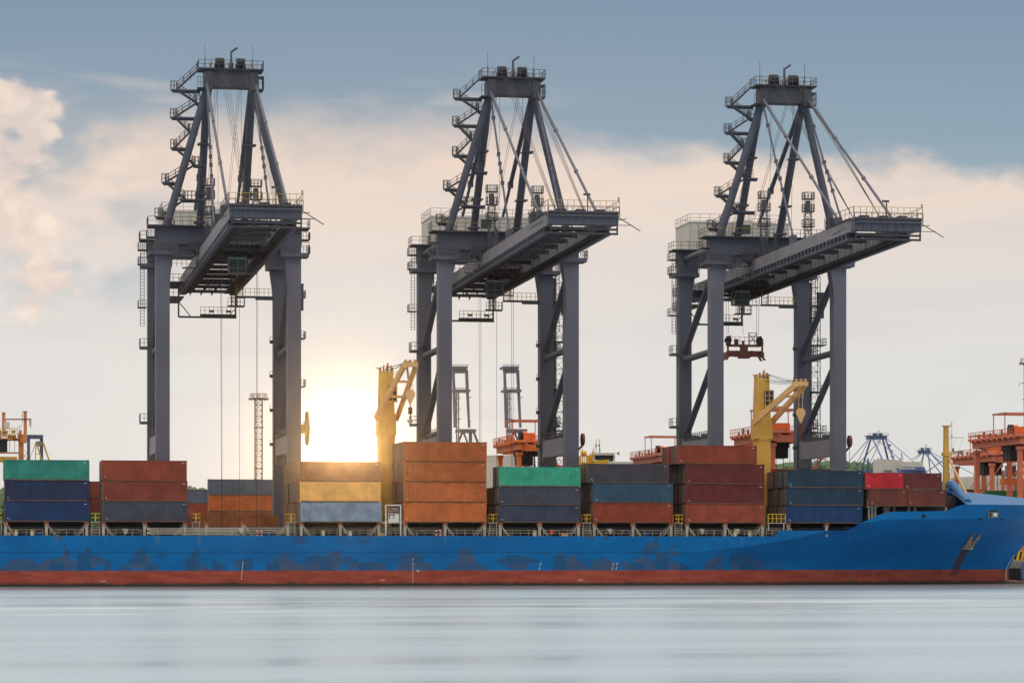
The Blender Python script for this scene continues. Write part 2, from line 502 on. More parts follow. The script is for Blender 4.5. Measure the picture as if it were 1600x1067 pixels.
# far hills and the woods on them
def hill_h(X, Y):
    a = math.exp(-((Y - 2500) / 220) ** 2)
    base = 47 + 2.5 * math.sin(X * .013) + 2 * math.sin(X * .041 + 2)
    base += 26 * max(0, min(1, (X - 560) / 100))
    base -= 14 * max(0, min(1, (X - 770) / 90))
    return a * base
m = MB()
nx, ny = 120, 14
for j in range(ny + 1):
    for i in range(nx + 1):
        X = -300 + 2000 * i / nx; Y = 2050 + 900 * j / ny
        m.v.append((X, Y, QZ + hill_h(X, Y)))
for j in range(ny):
    for i in range(nx):
        a = j * (nx + 1) + i
        m.f.append((a, a + 1, a + nx + 2, a + nx + 1))
obj('hills', m, 'foliage', kind='structure', smooth=True)
m = MB()
ICO = [(0, 0, 1)] + [(.894 * math.cos(k * 1.2566), .894 * math.sin(k * 1.2566), .447) for k in range(5)] + \
      [(.894 * math.cos(k * 1.2566 + .628), .894 * math.sin(k * 1.2566 + .628), -.447) for k in range(5)]
ICF = [(0, 1 + k, 1 + (k + 1) % 5) for k in range(5)] + [(1 + k, 6 + k, 1 + (k + 1) % 5) for k in range(5)] + \
      [(1 + (k + 1) % 5, 6 + k, 6 + (k + 1) % 5) for k in range(5)]
for _ in range(9000):
    X = random.uniform(-100, 1500); Y = 2500 - abs(random.gauss(0, 130)) + random.uniform(0, 30)
    z = QZ + hill_h(X, Y); r = random.uniform(2.5, 6.5)
    i = len(m.v)
    for (a, b_, c) in ICO:
        k = r * random.uniform(.65, 1.2)
        m.v.append((X + a * k, Y + b_ * k, z + r * .6 + c * k))
    m.f += [tuple(i + q for q in f_) for f_ in ICF]
fo = obj('distant_woods', m, 'foliage', kind='stuff', fix=False)
fo['label'] = 'soft green woods on the low hills beyond the harbour'; fo['category'] = 'woods'

# ================================================================== CONTAINERS
CM = {}
def cont_meshes(L, H, color):
    key = (L, H, color)
    if key in CM: return CM[key]
    W = 2.44; mt = 'box_' + color
    body = MB()
    n = max(8, int((L - .5) / .28)); x0, x1 = .14, L - .14
    pitch = (x1 - x0) / n; dp = .05
    prof = []
    for k in range(n):
        a = x0 + k * pitch
        prof += [(a, 0), (a + pitch * .32, 0), (a + pitch * .5, dp), (a + pitch * .82, dp)]
    prof.append((x1, 0))
    for side in (0, 1):
        i = len(body.v)
        for (a, d_) in prof:
            y = .03 + d_ if side == 0 else W - .03 - d_
            body.v += [(a, y, .14), (a, y, H - .1)]
        for k in range(len(prof) - 1):
            q = i + 2 * k
            body.f.append((q, q + 2, q + 3, q + 1) if side == 0 else (q, q + 1, q + 3, q + 2))
    body.box(.05, L - .05, .09, W - .09, H - .12, H - .04)
    body.box(L - .12, L - .06, .09, W - .09, .12, H - .12)
    body.box(.05, L - .05, .09, W - .09, .10, .16)
    fr = MB()
    for x in (0, L - .14):
        for y in (0, W - .14): fr.box(x, x + .14, y, y + .14, .0, H)
        fr.box(x, x + .14, .14, W - .14, 0, .14); fr.box(x, x + .14, .14, W - .14, H - .11, H)
    br = MB()
    for y in (0, W - .1):
        br.box(.14, L - .14, y + .01, y + .09, .01, .14); fr.box(.14, L - .14, y, y + .1, H - .1, H - .03)
    castings = fr
    for x in (-.015, L - .185):
        for y in (-.012, W - .188):
            for z in (-.0, H - .13): castings.box(x, x + .2, y, y + .2, z - .003, z + .133)
    plate = MB().box(.35, .47, -.012, .02, .45, .56).box(.55, .63, -.012, .02, .32, .42).box(L - .75, L - .35, -.012, .02, H - .42, H - .36)
    doors = []
    for s_ in (0, 1):
        y0 = .14 + s_ * (W / 2 - .14) + .01
        y1 = y0 + W / 2 - .16
        d_ = MB().box(.02, .07, y0, y1, .145, H - .115)
        rods = MB()
        for fr_ in (.27, .73):
            yy = y0 + (y1 - y0) * fr_
            rods.bar((-.03, yy, .12), (-.03, yy, H - .1), .06)
            rods.box(-.05, .02, yy - .07, yy + .07, 1.0, 1.08)
            rods.box(-.05, .02, yy - .07, yy + .07, H - .5, H - .42)
        doors.append((d_.mesh('door', mt), rods.mesh('lock_rod', 'lock_rod')))
    fm = fr.mesh('frame', mt)
    r = dict(rail=br.mesh('bottom_rails', 'box_edge'), body=body.mesh('side_panels', mt), frame=fm, cast=plate.mesh('data_plate', 'white_item'), doors=doors)
    CM[key] = r
    return r

def container(x, y, z, L, H, color, label, group, sx=1.0, simple=False):
    r = cont_meshes(L, H, color)
    t = thing('shipping_container', label, 'container', (x, y, z), group)
    t.scale = (sx, 1, 1)
    def add(n_, me, p):
        o = bpy.data.objects.new(n_, me); COL.objects.link(o); o.parent = p; return o
    add('side_panels', r['body'], t); add('frame', r['frame'], t); (add('data_plate', r['cast'], t) if y < Y0 + .1 else None); add('bottom_rails', r['rail'], t)
    for dm, rm in r['doors']:
        d_ = add('door', dm, t)
        add('lock_rods', rm, d_)
    return t

ZB = 9.12
Y0 = 420.0
ORD = {1: 'lowest', 2: 'second', 3: 'third', 4: 'top'}
# name, left edge X, visible length, tiers bottom->top (colour, height, x shift), rows behind (count, tiers, colours)
BAYS = [
    ('stack at the far left edge', -8.3, 11.9, [('crimson', 2.9, 0), ('steel blue', 2.9, 0), ('dark navy', 2.9, 0)], [3, 3, 3]),
    ('teal topped stack at far left', 5.0, 11.75, [('navy blue', 2.9, .1), ('dark navy', 2.9, .1), ('teal green', 2.9, 0)], [3, 3]),
    ('brick stack below the left crane', 18.65, 11.95, [('slate grey', 2.9, .15), ('rust red', 2.9, .1), ('brick red', 2.9, 0)], [3, 3, 3]),
    ('stack beside the bright sun', 46.75, 11.65, [('pale blue', 2.9, .1), ('tan orange', 2.9, 0), ('umber brown', 2.9, 0)], [3, 3, 3, 3, 3, 3, 3, 3]),
    ('four-high orange stack', 61.75, 12.1, [('burnt orange', 2.9, 0), ('burnt orange', 2.9, 0), ('orange brown', 2.9, 0), ('orange brown', 2.9, .05)], [4, 4, 4, 4, 4]),
    ('emerald topped stack', 75.7, 12.05, [('slate blue', 2.59, 0), ('slate grey', 2.59, 0), ('emerald green', 2.9, 0)], [3, 2, 2, 2, 2]),
    ('plum topped stack', 89.65, 11.95, [('brick red', 2.9, 0), ('steel blue', 2.9, .0), ('plum grey', 2.8, -.65)], [3, 3, 3, 3, 3]),
    ('four-high maroon stack', 103.55, 11.9, [('terracotta', 2.8, 0), ('maroon', 2.9, 0), ('maroon', 2.9, 0), ('brick red', 2.75, -1.15)], [4, 4, 4, 3, 3]),
    ('dark blue stack nearest the bow', 119.0, 11.6, [('deep blue', 2.59, -.15), ('petrol blue', 2.59, 0), ('petrol blue', 2.59, 0)], [3, 3, 3, 3, 3, 3]),
]
REARC = [['chestnut brown', 'coffee brown', 'rust red', 'grey blue'], ['coffee brown', 'umber brown', 'orange brown', 'chestnut brown']]
for bi, (bn, bx, bl, tiers, rows) in enumerate(BAYS):
    nt_ = len(tiers)
    z = ZB
    for k, (c, h, sh) in enumerate(tiers):
        tn = 'topmost' if k == nt_ - 1 else ('lowest' if k == 0 else ('second from bottom' if k == 1 else 'third from bottom'))
        article = 'bright ' if c in ('crimson', 'teal green', 'emerald green') else ''
        container(bx + sh, Y0, z, 12.0, h, c, f'{article}{c} front container, {tn} in the {bn}', 'front containers on the ship', bl / 12.0)
        z += h + .02
    for ri, rt in enumerate(rows):
        z = ZB
        for k in range(rt):
            h = tiers[min(k, nt_ - 1)][1]
            if bn.startswith('four-high orange'): c = 'orange brown' if (ri + k) % 3 else 'umber brown'
            elif bn.startswith('stack beside'): c = ['umber brown', 'orange brown', 'burnt orange', 'coffee brown'][(ri * 2 + k) % 4]
            elif bn.startswith('brick'): c = ['coffee brown', 'rust red', 'orange brown'][k]
            elif bn.startswith('dark blue'): c = ['chestnut brown', 'plum grey', 'dark navy', 'coffee brown', 'petrol blue'][(ri * 3 + k * 2) % 5]
            elif bn.startswith('four-high maroon'): c = ['coffee brown', 'plum grey', 'maroon', 'crimson', 'chestnut brown', 'slate grey'][(ri * 5 + k * 3 + (k == 3)) % 6]
            elif bn.startswith('stack at'): c = ['maroon', 'dark navy', 'dark navy'][k]
            else: c = ['coffee brown', 'chestnut brown', 'umber brown', 'plum grey', 'coffee brown'][(ri * 3 + k * 2 + bi) % 5]
            tn = 'top' if k == rt - 1 else ('bottom' if k == 0 else ('second' if k == 1 else 'third'))
            sh = tiers[min(k, nt_ - 1)][2]
            jit = random.uniform(-.12, .12)
            lab = 'the ' + bn
            container(bx + sh + jit, Y0 + 2.52 * (ri + 1), z, 12.0, h, c,
                      f'{c} container, {tn} tier, {["second", "third", "fourth", "fifth", "sixth", "seventh", "eighth", "ninth"][ri]} row behind {lab}', 'containers in the rows behind', 1.0)
            z += h + .02
# twenty-foot boxes at the forward hatch
zf = P3(1400, 790.5, Y0).z
x1 = XA(1358.5, Y0)
for k, (u0, u1, c, h, zz, lb) in enumerate([
        (1358.5, 1417.5, 'chestnut brown', 2.45, zf, 'short chestnut brown container, lower left of the four by the bow'),
        (1418.3, 1477.5, 'chestnut brown', 2.45, zf, 'short chestnut brown container, lower right of the four by the bow'),
        (1352.0, 1412.0, 'crimson', 2.45, zf + 2.5, 'short bright crimson container, upper left of the four by the bow'),
        (1413.0, 1471.5, 'maroon', 2.45, zf + 2.5, 'short maroon container, upper right of the four by the bow')]):
    xa, xb = XA(u0, Y0), XA(u1, Y0)
    container(xa, Y0, zz, 6.0, h, c, lb, 'short containers near the bow', (xb - xa) / 6.0)
for ri in range(2):
    for k in range(2):
        container(XA(1355, Y0), Y0 + 2.52 * (ri + 1), zf + 2.5 * k, 6.0, 2.45, 'coffee brown' if k == 0 else 'rust red',
                  f'{"coffee brown" if k == 0 else "rust red"} short container, {["second", "third"][ri]} row back behind the crimson one', 'short containers near the bow')
# single low row on the far side of the working hatch
xq = XA(310, 446)
container(xq, 444.0, 7.9, 12.0, 2.59, 'umber brown', 'dull mauve brown container low in the open hatch below crane one', 'containers in the open hatch', 1.0)
container(xq - 1.0, 440.5, 6.1, 12.0, 2.59, 'brick red', 'brick red container deepest in the open hatch below crane one', 'containers in the open hatch', 1.0)

# quay containers seen through the gaps
def quay_stack(uL, Y, vtop, colors, where, n20=False, H=2.75):
    """colors listed from the top down"""
    ztop = P3(uL, vtop, Y).z
    n_ = max(len(colors), int(round((ztop - QZ) / H)))
    h = (ztop - QZ - .05) / n_ - .02
    hh = 2.59 if abs(h - 2.59) < abs(h - 2.9) else 2.9
    L = 6.0 if n20 else 12.0
    for k in range(n_):
        c = colors[min(k, len(colors) - 1)]
        z = ztop - (k + 1) * (h + .02)
        t = container(XA(uL, Y), Y, z, L, hh, c, f'{c} container on the quay {where}, number {k + 1} from the top'.replace('number 1 from the top', 'topmost')
                      .replace('number 2 from', 'second from').replace('number 3 from', 'third from').replace('number 4 from', 'fourth from').replace('number 5 from', 'fifth from').replace('number 6 from', 'sixth from').replace('number 7 from', 'seventh from'),
                      'containers stacked on the quay')
        t.scale = (1, 1, h / hh)
quay_stack(326, 545, 748, ['grey blue', 'burnt orange', 'umber brown'], 'behind the lamp mast')
quay_stack(262, 600, 764, ['grey blue', 'terracotta', 'chestnut brown'], 'right of the brick red stack')
quay_stack(60, 560, 751, ['rust red', 'maroon', 'dark green'], 'between the two left stacks')
quay_stack(662, 600, 750, ['rust red', 'coffee brown'], 'right of the four-high orange stack')
quay_stack(1193, 492, 732, ['terracotta', 'chestnut brown'], 'behind the dark blue stack')
quay_stack(1542, 540, 766, ['dark green', 'coffee brown'], 'behind the bow')
quay_stack(1500, 620, 764, ['maroon', 'chestnut brown'], 'between the orange gantries', True)

# ================================================================== SHIP
ship = thing('cargo_ship', 'long blue container ship with red boot topping moored along the quay, bow to the right', 'ship', (0, 434, 0))
YC = 434.0; HB = 14.5
OFF = (0, YC, 0)
def Xs(z):
    z = max(z, .4)
    if z < 2: return 158.3
    return 158.3 + ((z - 2) / 3.5) ** 1.35 * 2.1
XK0 = 104.0
KN = [(XK0, 4.83), (112, 5.6), (120, 6.9), (128, 8.75), (134.5, 9.75), (175, 10.0)]
TOP = [(-60, 7.18), (117.05, 7.18), (117.1, 8.05), (127.9, 8.05), (129.5, 8.85), (131.5, 9.85), (133, 10.5), (134.6, 10.85), (143.6, 11.0), (144.6, 11.5), (146.1, 12.0), (175, 12.0)]
def interp(T, x):
    if x <= T[0][0]: return T[0][1]
    for (a, p), (c, q) in zip(T, T[1:]):
        if x <= c: return p + (q - p) * (x - a) / (c - a)
    return T[-1][1]
def hb(X, z, K, xs):
    """half breadth"""
    def g(t, n): return 1 - (1 - max(0, min(1, t))) ** n
    lo = g((xs - X) / 61.0, 1.45)
    hi = g((xs - X) / 36.0, 3.2)
    s_ = max(0, min(1, (z - .0) / K)) ** 2.7
    return HB * (lo + (hi - lo) * s_)
def hull_pt(X0_, tau, row, side):
    # row: 0..NR; rows 0-2 low, 3..8 to knuckle, then to top
    X = X0_
    for _ in range(3):
        K = interp(KN, X); T = interp(TOP, X)
        if row <= 2: z = (-2.5, .1, 2.2)[row]
        elif row <= 9: z = 2.2 + (K - 2.2) * (row - 2) / 7
        elif T > K: z = K + (T - K) * (row - 9) / 3
        else: z = K
        xs = Xs(z)
        X = 96 + tau * (xs - 96)
    Kc = K
    if z >= Kc - 1e-4:                      # vertical strake over the knuckle
        xk = Xs(Kc)
        y = hb(96 + tau * (xk - 96), Kc, Kc, xk) if tau < 1 else 0
        y += 0
    else: y = hb(X, z, Kc, xs)
    if tau >= .9999: y = 0.0
    if T < Kc and row > 9: z = T
    if T < z: z = T
    return (X, YC + side * y, z)
m = MB(); NR = 12; NS = 96
for side in (-1, 1):
    base = len(m.v)
    cols = []
    for i in range(NS + 1):
        tau = i / NS
        tau = 1 - (1 - tau) ** 1.25
        Xn = 96 + tau * 64
        cols.append([hull_pt(Xn, tau, r_, side) for r_ in range(NR + 1)])
    for c in cols: m.v += c
    for i in range(NS):
        for r_ in range(NR):
            a = base + i * (NR + 1) + r_
            q = (a, a + NR + 1, a + NR + 2, a + 1)
            m.f.append(q if side < 0 else q[::-1])
# parallel midbody
for side in (-1, 1):
    base = len(m.v)
    zs = [-2.5, .1, 2.2] + [2.2 + (4.83 - 2.2) * k / 7 for k in range(1, 8)] + [4.83 + (7.18 - 4.83) * k / 3 for k in (1, 2, 3)]
    for X in (-60, 20, 60, 96):
        for z in zs: m.v.append((X, YC + side * HB, z))
    for i in range(3):
        for r_ in range(NR):
            a = base + i * (NR + 1) + r_
            q = (a, a + NR + 1, a + NR + 2, a + 1)
            m.f.append(q if side < 0 else q[::-1])
m.v += [(-60, YC - HB, -2.5), (-60, YC + HB, -2.5), (-60, YC + HB, 7.18), (-60, YC - HB, 7.18)]
k = len(m.v); m.f.append((k - 4, k - 1, k - 2, k - 3))
hull = obj('hull', m, 'hull_paint', ship, OFF, fix=False)
# bulb ahead of the stem
m = MB()
for i in range(13):
    t = i / 12
    X = 155 + 9 * t; r = 1.9 * math.sqrt(max(0, 1 - t ** 3))
    for k in range(12):
        a = 2 * math.pi * k / 12
        m.v.append((X, YC + math.cos(a) * r * .8, -1.25 + math.sin(a) * r))
for i in range(12):
    for k in range(12): m.f.append((i * 12 + k, i * 12 + (k + 1) % 12, (i + 1) * 12 + (k + 1) % 12, (i + 1) * 12 + k))
obj('bulbous_bow', m, 'hull_paint', ship, OFF, smooth=True)
# deck, coaming, hatch covers
m = MB().box(-59.5, 112, YC - HB + .15, YC + HB - .15, 6.9, 7.1).box(112, 129, YC - HB + 2.2, YC + HB - 2.2, 6.9, 7.1)
m.box(131, 143, YC - HB + 1.6, YC + HB - 1.6, 9.4, 9.5)
m.box(143, 152, YC - 9.5, YC + 9.5, 10.6, 10.7)
obj('deck', m, 'deck_grey', ship, OFF)
m = MB()
m.box(-59, 32.2, 423.2, 444.5, 7.1, 8.55); m.box(45.6, 128.5, 423.2, 444.5, 7.1, 8.55)
m.box(32.2, 45.6, 423.2, 423.6, 7.1, 8.3); m.box(32.2, 45.6, 444, 444.5, 7.1, 8.3)
for zz in (7.5, 8.0, 8.35): m.box(-59, 128.5, 423.05, 423.2, zz, zz + .09)
x = -58
while x < 128:
    m.box(x, x + .12, 422.95, 423.2, 7.1, 8.5); x += 1.45
obj('hatch_coaming', m, 'deck_grey', ship, OFF)
m = MB()
for bx in [-8.3, 5.0, 18.65, 46.75, 61.75, 75.7, 89.65, 103.55, 119.0]:
    m.box(bx - .2, bx + 12.1, 423.3, 444.4, 8.6, 9.08)
m.box(131.2, 144, 423.3, 432, 9.5, zf - .03)
obj('hatch_cover', m, 'deck_dark', ship, OFF)
# stanchions with diagonal stays
POSTS = []
for bx, bl in [(-8.3, 11.9), (5.0, 11.75), (18.65, 11.95), (46.75, 11.65), (61.75, 12.1), (75.7, 12.05), (89.65, 11.95), (103.55, 11.9)]:
    POSTS += [(bx + .2, 1), (bx + bl * .5, 1), (bx + bl - .25, -1)]
POSTS += [(33.4, 0), (38.6, 1), (45.0, -1), (119.1, 1), (125.0, 0)]
for px, d_ in POSTS:
    zl = 7.15; top = 9.02
    m = MB().box(px - .2, px + .2, 420.1, 420.5, zl, top - .12)
    m.box(px - .3, px + .3, 420.05, 421.2, top - .42, top - .3)
    if d_:
        m.bar((px + .15 * d_, 420.3, top - .35), (px + 1.15 * d_, 420.3, zl + .03), .13)
        m.bar((px + .35 * d_, 420.9, top - .35), (px + 1.5 * d_, 420.9, zl + .03), .13)
    st = obj('stanchion', m, 'stanchion', ship, OFF)
    obj('rusty_cap', MB().box(px - .32, px + .32, 420.0, 421.3, top - .3, top + .04), 'rust_cap', st, OFF)
# deck-edge railings and pipes
edges = sorted(p for p, _ in POSTS)
for a, c in zip(edges, edges[1:]):
    if c - a > 2.2 and a < 117: obj('deck_railing', MB().rail([(a + .5, 419.9, 7.18), (c - .5, 419.9, 7.18)], .85, 1.1, .045), 'ladder_metal', ship, OFF)
m = MB()
for zz, yy in ((8.0, 422.5), (7.75, 422.7), (8.3, 422.6)): m.tube((-20, yy, zz), (128, yy, zz), .05, 6)
for k in range(40):
    xx = -8 + k * 3.4 + random.uniform(-.8, .8)
    m.tube((xx, 421.6, 7.1), (xx, 421.6, 7.1 + random.uniform(.4, 1.3)), .07, 6)
    if k % 3 == 0: m.box(xx + .4, xx + random.uniform(.9, 1.8), 421.7, 422.2, 7.9, 8.02)
obj('deck_pipes', m, 'ladder_metal', ship, OFF)
# yellow access platforms between the bays
for k, gx in enumerate([4.1, 17.75, 31.9, 45.5, 74.85, 88.7, 102.45]):
    yel = MB()
    yel.rail([(gx - .65, 419.95, 9.15), (gx + .65, 419.95, 9.15), (gx + .65, 421.2, 9.15), (gx - .65, 421.2, 9.15)], 1.15, .65, .075, True)
    ap = obj('access_platform', yel, 'hazard_yellow', ship, OFF)
    g_ = MB().box(gx - .7, gx + .7, 419.9, 421.3, 9.05, 9.13)
    for sx_ in (-.5, .5): g_.bar((gx + sx_, 420.2, 7.15), (gx + sx_, 420.2, 9.05), .09)
    for q_ in range(7): g_.bar((gx - .35, 420.3, 7.3 + q_ * .26), (gx + .35, 420.3, 7.3 + q_ * .26), .05)
    obj('ladder', g_, 'ladder_metal', ap, OFF)
gx0, gx1 = XA(1200, 420), XA(1227, 420)
m = MB().rail([(gx0, 419.95, 9.2), (gx1, 419.95, 9.2)], 1.25, .6, .09)
ap = obj('access_platform', m, 'hazard_yellow', ship, OFF)
obj('ladder', MB().box(gx0 - .1, gx1 + .1, 419.9, 421.2, 9.08, 9.18).box(gx0, gx0 + .15, 420, 420.2, 8.05, 9.08).box(gx1 - .3, gx1 - .15, 420, 420.2, 8.05, 9.08), 'ladder_metal', ap, OFF)
# sign rack by the first deck crane
a_, c_ = XA(603, 420), XA(626, 420)
zt = P3(615, 789, 420).z
m = MB()
for xx in (a_, c_): m.bar((xx, 420.1, 7.15), (xx, 420.1, zt), .17)
m.bar((a_, 420.1, zt), (c_, 420.1, zt), .17); m.bar((a_ - .5, 420.1, 9.1), (c_ + .5, 420.1, 9.1), .12)
for k in range(4): m.bar((a_ + .3, 420.3, zt - .5 - k * .3), (c_ - .3, 420.3, zt - .5 - k * .3), .05)
rk = obj('white_rack', m, 'white_item', ship, OFF)
sb = obj('sign_board', MB().box(a_ + .35, c_ - .25, 420.0, 420.06, 9.15, 10.35), 'white_item', rk, OFF)
def text_mesh(s_, size, loc, mat, name, parent, rot=(R(90), 0, 0), off=OFF, bold=False):
    cu = bpy.data.curves.new(name, 'FONT'); cu.body = s_; cu.size = size; cu.extrude = .004; cu.align_x = 'CENTER'; cu.align_y = 'CENTER'
    if bold: cu.offset = size * .02
    cu.resolution_u = 2
    tmp = bpy.data.objects.new('tmp', cu); COL.objects.link(tmp)
    dg = bpy.context.evaluated_depsgraph_get(); dg.update()
    me = bpy.data.meshes.new_from_object(tmp.evaluated_get(dg))
    bpy.data.objects.remove(tmp)
    me.materials.clear(); me.materials.append(MATS[mat])
    o = bpy.data.objects.new(name, me); COL.objects.link(o); o.parent = parent
    o.location = (loc[0] - off[0], loc[1] - off[1], loc[2] - off[2]); o.rotation_euler = rot
    return o
text_mesh('TT', .85, ((a_ + c_) / 2 - .25, 419.985, 9.92), 'black', 'painted_letters', rk, (R(90), 0, 0), bold=True)
text_mesh('TT', .6, ((a_ + c_) / 2 + .2, 420.25, 10.95), 'white_item', 'painted_letters', rk)
# small deck fittings
def at(u, v): return P3(u, v, 420.6)
for u in (61.8, 421.5, 1010):
    p = at(u, 832)
    m = MB().tube((p.x, 420.3, p.z - .35), (p.x, 421.3, p.z - .35), .42, 14).box(p.x - .42, p.x + .42, 420.3, 421.3, 7.1, p.z - .3)
    o = obj('blue_roller_fairlead', m, 'ship_blue', ship, OFF)
    obj('roller', MB().tube((p.x, 420.25, p.z - .35), (p.x, 420.29, p.z - .35), .2, 12), 'deck_dark', o, OFF)
for u, v, r_ in ((405, 833, .42), (684, 832, .42)):
    p = at(u, v); m = MB(); n_ = 16
    for k in range(n_):
        a1, a2 = 2 * math.pi * k / n_, 2 * math.pi * (k + 1) / n_
        m.bar((p.x + math.cos(a1) * r_, 420.2, p.z + math.sin(a1) * r_), (p.x + math.cos(a2) * r_, 420.2, p.z + math.sin(a2) * r_), .17)
    lr = obj('lifebuoy', m, 'red_item', ship, OFF)
    m = MB()
    for k in range(4):
        a1 = math.pi / 4 + k * math.pi / 2
        m.box(p.x + math.cos(a1) * r_ - .12, p.x + math.cos(a1) * r_ + .12, 420.08, 420.32, p.z + math.sin(a1) * r_ - .12, p.z + math.sin(a1) * r_ + .12)
    obj('white_band', m, 'white_item', lr, OFF)
p = at(108, 832)
m = MB()
for k in range(16):
    a1, a2 = 2 * math.pi * k / 16, 2 * math.pi * (k + 1) / 16
    m.bar((p.x + math.cos(a1) * .36, 420.3, p.z + math.sin(a1) * .42), (p.x + math.cos(a2) * .36, 420.3, p.z + math.sin(a2) * .42), .2)
obj('black_tyre', m, 'black', ship, OFF)
for u in (25, 50, 835, 505, 547, 1148, 1171):
    p = at(u, 836)
    v_ = obj('vent', MB().box(p.x - .2, p.x + .2, 420.4, 420.9, 7.1, 7.75).box(p.x - .15, p.x + .15, 420.45, 420.85, 7.75, 7.8), 'white_item', ship, OFF)
    obj('vent_cap', MB().box(p.x - .23, p.x + .23, 420.35, 420.95, 7.8, 7.95), 'hazard_yellow', v_, OFF)
p = at(862, 831)
o = obj('red_fire_box', MB().box(p.x - .32, p.x + .32, 420.3, 420.7, p.z - .3, p.z + .3).box(p.x - .36, p.x + .36, 420.28, 420.72, p.z + .3, p.z + .34), 'red_item', ship, OFF)
for u in (882, 12, 596):
    p = at(u, 835)
    obj('tool_chest', MB().box(p.x - .45, p.x + .45, 420.4, 421.0, 7.1, 7.55).box(p.x - .48, p.x + .48, 420.36, 421.04, 7.55, 7.62), 'jib_cream', ship, OFF)
for u in (953, 1097, 1152, 196):
    p = at(u, 830)
    m = MB().prism([(p.x - .45, p.z + .4), (p.x + .35, p.z + .4), (p.x + .35, p.z - .1), (p.x, p.z - .5)], 'y', 420.6, 421.1)
    obj('cowl_vent', m, 'ladder_metal', ship, OFF)
# accommodation ladder hanging at the rail
gA, gB = P3(234, 826, 419.7), P3(372, 826, 419.7)
m = MB()
zt_, zb_ = 8.2, 7.45
for zz in (zt_, (zt_ + zb_) / 2 + .02, zb_):
    m.bar((gA.x, 419.55, zz), (gB.x, 419.55, zz), .075)
n_ = 26
for k in range(n_):
    xa = gA.x + (gB.x - gA.x) * k / n_; xb = gA.x + (gB.x - gA.x) * (k + .6) / n_
    m.bar((xa, 419.55, zb_), (xb, 419.55, zt_), .05); m.bar((xb, 419.55, zb_), (xa, 419.55, zt_), .05)
m.bar((gA.x - .4, 419.7, zt_ - .1), (gA.x, 419.7, zt_ - .1), .3); m.bar((gA.x - .4, 419.7, zb_ + .1), (gA.x, 419.7, zb_ + .1), .3)
gl = obj('accommodation_ladder', m, 'ladder_metal', ship, OFF)
obj('end_frame', MB().prism([(gB.x - .1, 8.25), (gB.x + .9, 8.25), (gB.x + .45, 7.4)], 'y', 419.6, 419.95), 'ladder_metal', gl, OFF)
obj('lower_boom', MB().bar((gA.x + 4.6, 419.75, 7.32), (gB.x + .2, 419.75, 7.32), .12), 'ladder_metal', gl, OFF)
# hull marks
FY = YC - HB - .012
m = MB()
for k in range(22):
    z = .45 + k * .165
    xx = XA(645, 419.5)
    m.box(xx - .035, xx + .035 + (.1 if k % 4 == 0 else 0), FY, FY + .02, z, z + .085)
for k in range(8):
    m.box(XA(377.5, 419.5) - .08 + .03 * k, XA(377.5, 419.5) + .04 + .03 * k, FY, FY + .02, 1.0 + k * .33, 1.18 + k * .33)
for u in (842, 956, 962):
    for k in range(2): m.bar((XA(u, 419.5) + .12 * k, FY + .008, 2.25 + k * .65), (XA(u, 419.5) + .2 + .12 * k, FY + .008, 2.7 + k * .65), .07)
obj('draught_marks', m, 'white_item', ship, OFF)
pm = P3(653, 891.5, 419.5)
m = MB(); n_ = 18
for k in range(n_):
    a1, a2 = 2 * math.pi * k / n_, 2 * math.pi * (k + 1) / n_
    m.bar((pm.x + math.cos(a1) * .16, FY + .005, pm.z + math.sin(a1) * .16), (pm.x + math.cos(a2) * .16, FY + .005, pm.z + math.sin(a2) * .16), .05)
m.bar((pm.x - .3, FY + .003, pm.z), (pm.x + .3, FY + .003, pm.z), .05)
obj('load_line_mark', m, 'white_item', ship, OFF)
text_mesh('H2W', .34, (XA(597.5, 419.5), FY, P3(597, 906, 419.5).z), 'white_item', 'hull_lettering', ship)
text_mesh('H2W', .34, (XA(161, 419.5), FY, P3(161, 908, 419.5).z), 'white_item', 'hull_lettering', ship)
text_mesh('H2W', .34, (XA(907, 419.5), FY, P3(907, 906, 419.5).z), 'white_item', 'hull_lettering', ship)
m = MB()
for k in range(15):
    z = .5 + k * .27
    xx = Xs(z) - .75 + .01 * k
    m.box(xx, xx + .14, YC - .75, YC - .45, z, z + .12)
obj('stem_draught_marks', m, 'white_item', ship, OFF)

# ---- forecastle: whaleback, breakwater, foremast, mooring port, anchor
m = MB()
for i in range(13):
    X = 147.0 + (169.0 - 147.0) * i / 12
    xk = Xs(10.0); tau = (X - 96) / (Xs(12) - 96)
    yh = max(.05, hb(96 + tau * (xk - 96), 10, 10, xk))
    zc_ = 14.6 - (X - 147) * .10
    for j in range(9):
        s_ = -1 + 2 * j / 8
        m.v.append((X, YC + s_ * yh * .985, 12.0 + (zc_ - 12.0) * (1 - abs(s_) ** 1.6)))
for i in range(12):
    for j in range(8):
        a = i * 9 + j
        m.f.append((a, a + 9, a + 10, a + 1))
wb = obj('whaleback', m, 'whale_blue', ship, OFF, fix=False)
# curved breakwater edge
m = MB()
pts = [P3(1497, 759, 433), P3(1489, 758.5, 431), P3(1483, 760, 429), P3(1480.5, 764, 427)]
q0, q1 = P3(1489, 757, 430), P3(1512, 783, 422.6)
m.tube((q0.x, q0.y, q0.z), (q1.x, q1.y, q1.z - .2), .62, 14)
m.tube((q0.x, 430, q0.z), (q0.x + 1.5, 438, q0.z + .2), .62, 14)
m.prism([(q0.x - 1.0, q0.z - .9), (q0.x + .3, q0.z + .5), (q0.x + .9, q0.z + .1), (q1.x + .6, 12.1), (q1.x - .4, 11.6)], 'y', 430.2, 430.6)
obj('breakwater', m, 'whale_blue', ship, OFF, smooth=False)
m = MB().box(143.2, 147.5, 427, 440, 10.7, 13.4)
obj('forecastle_front', m, 'deck_dark', ship, OFF)
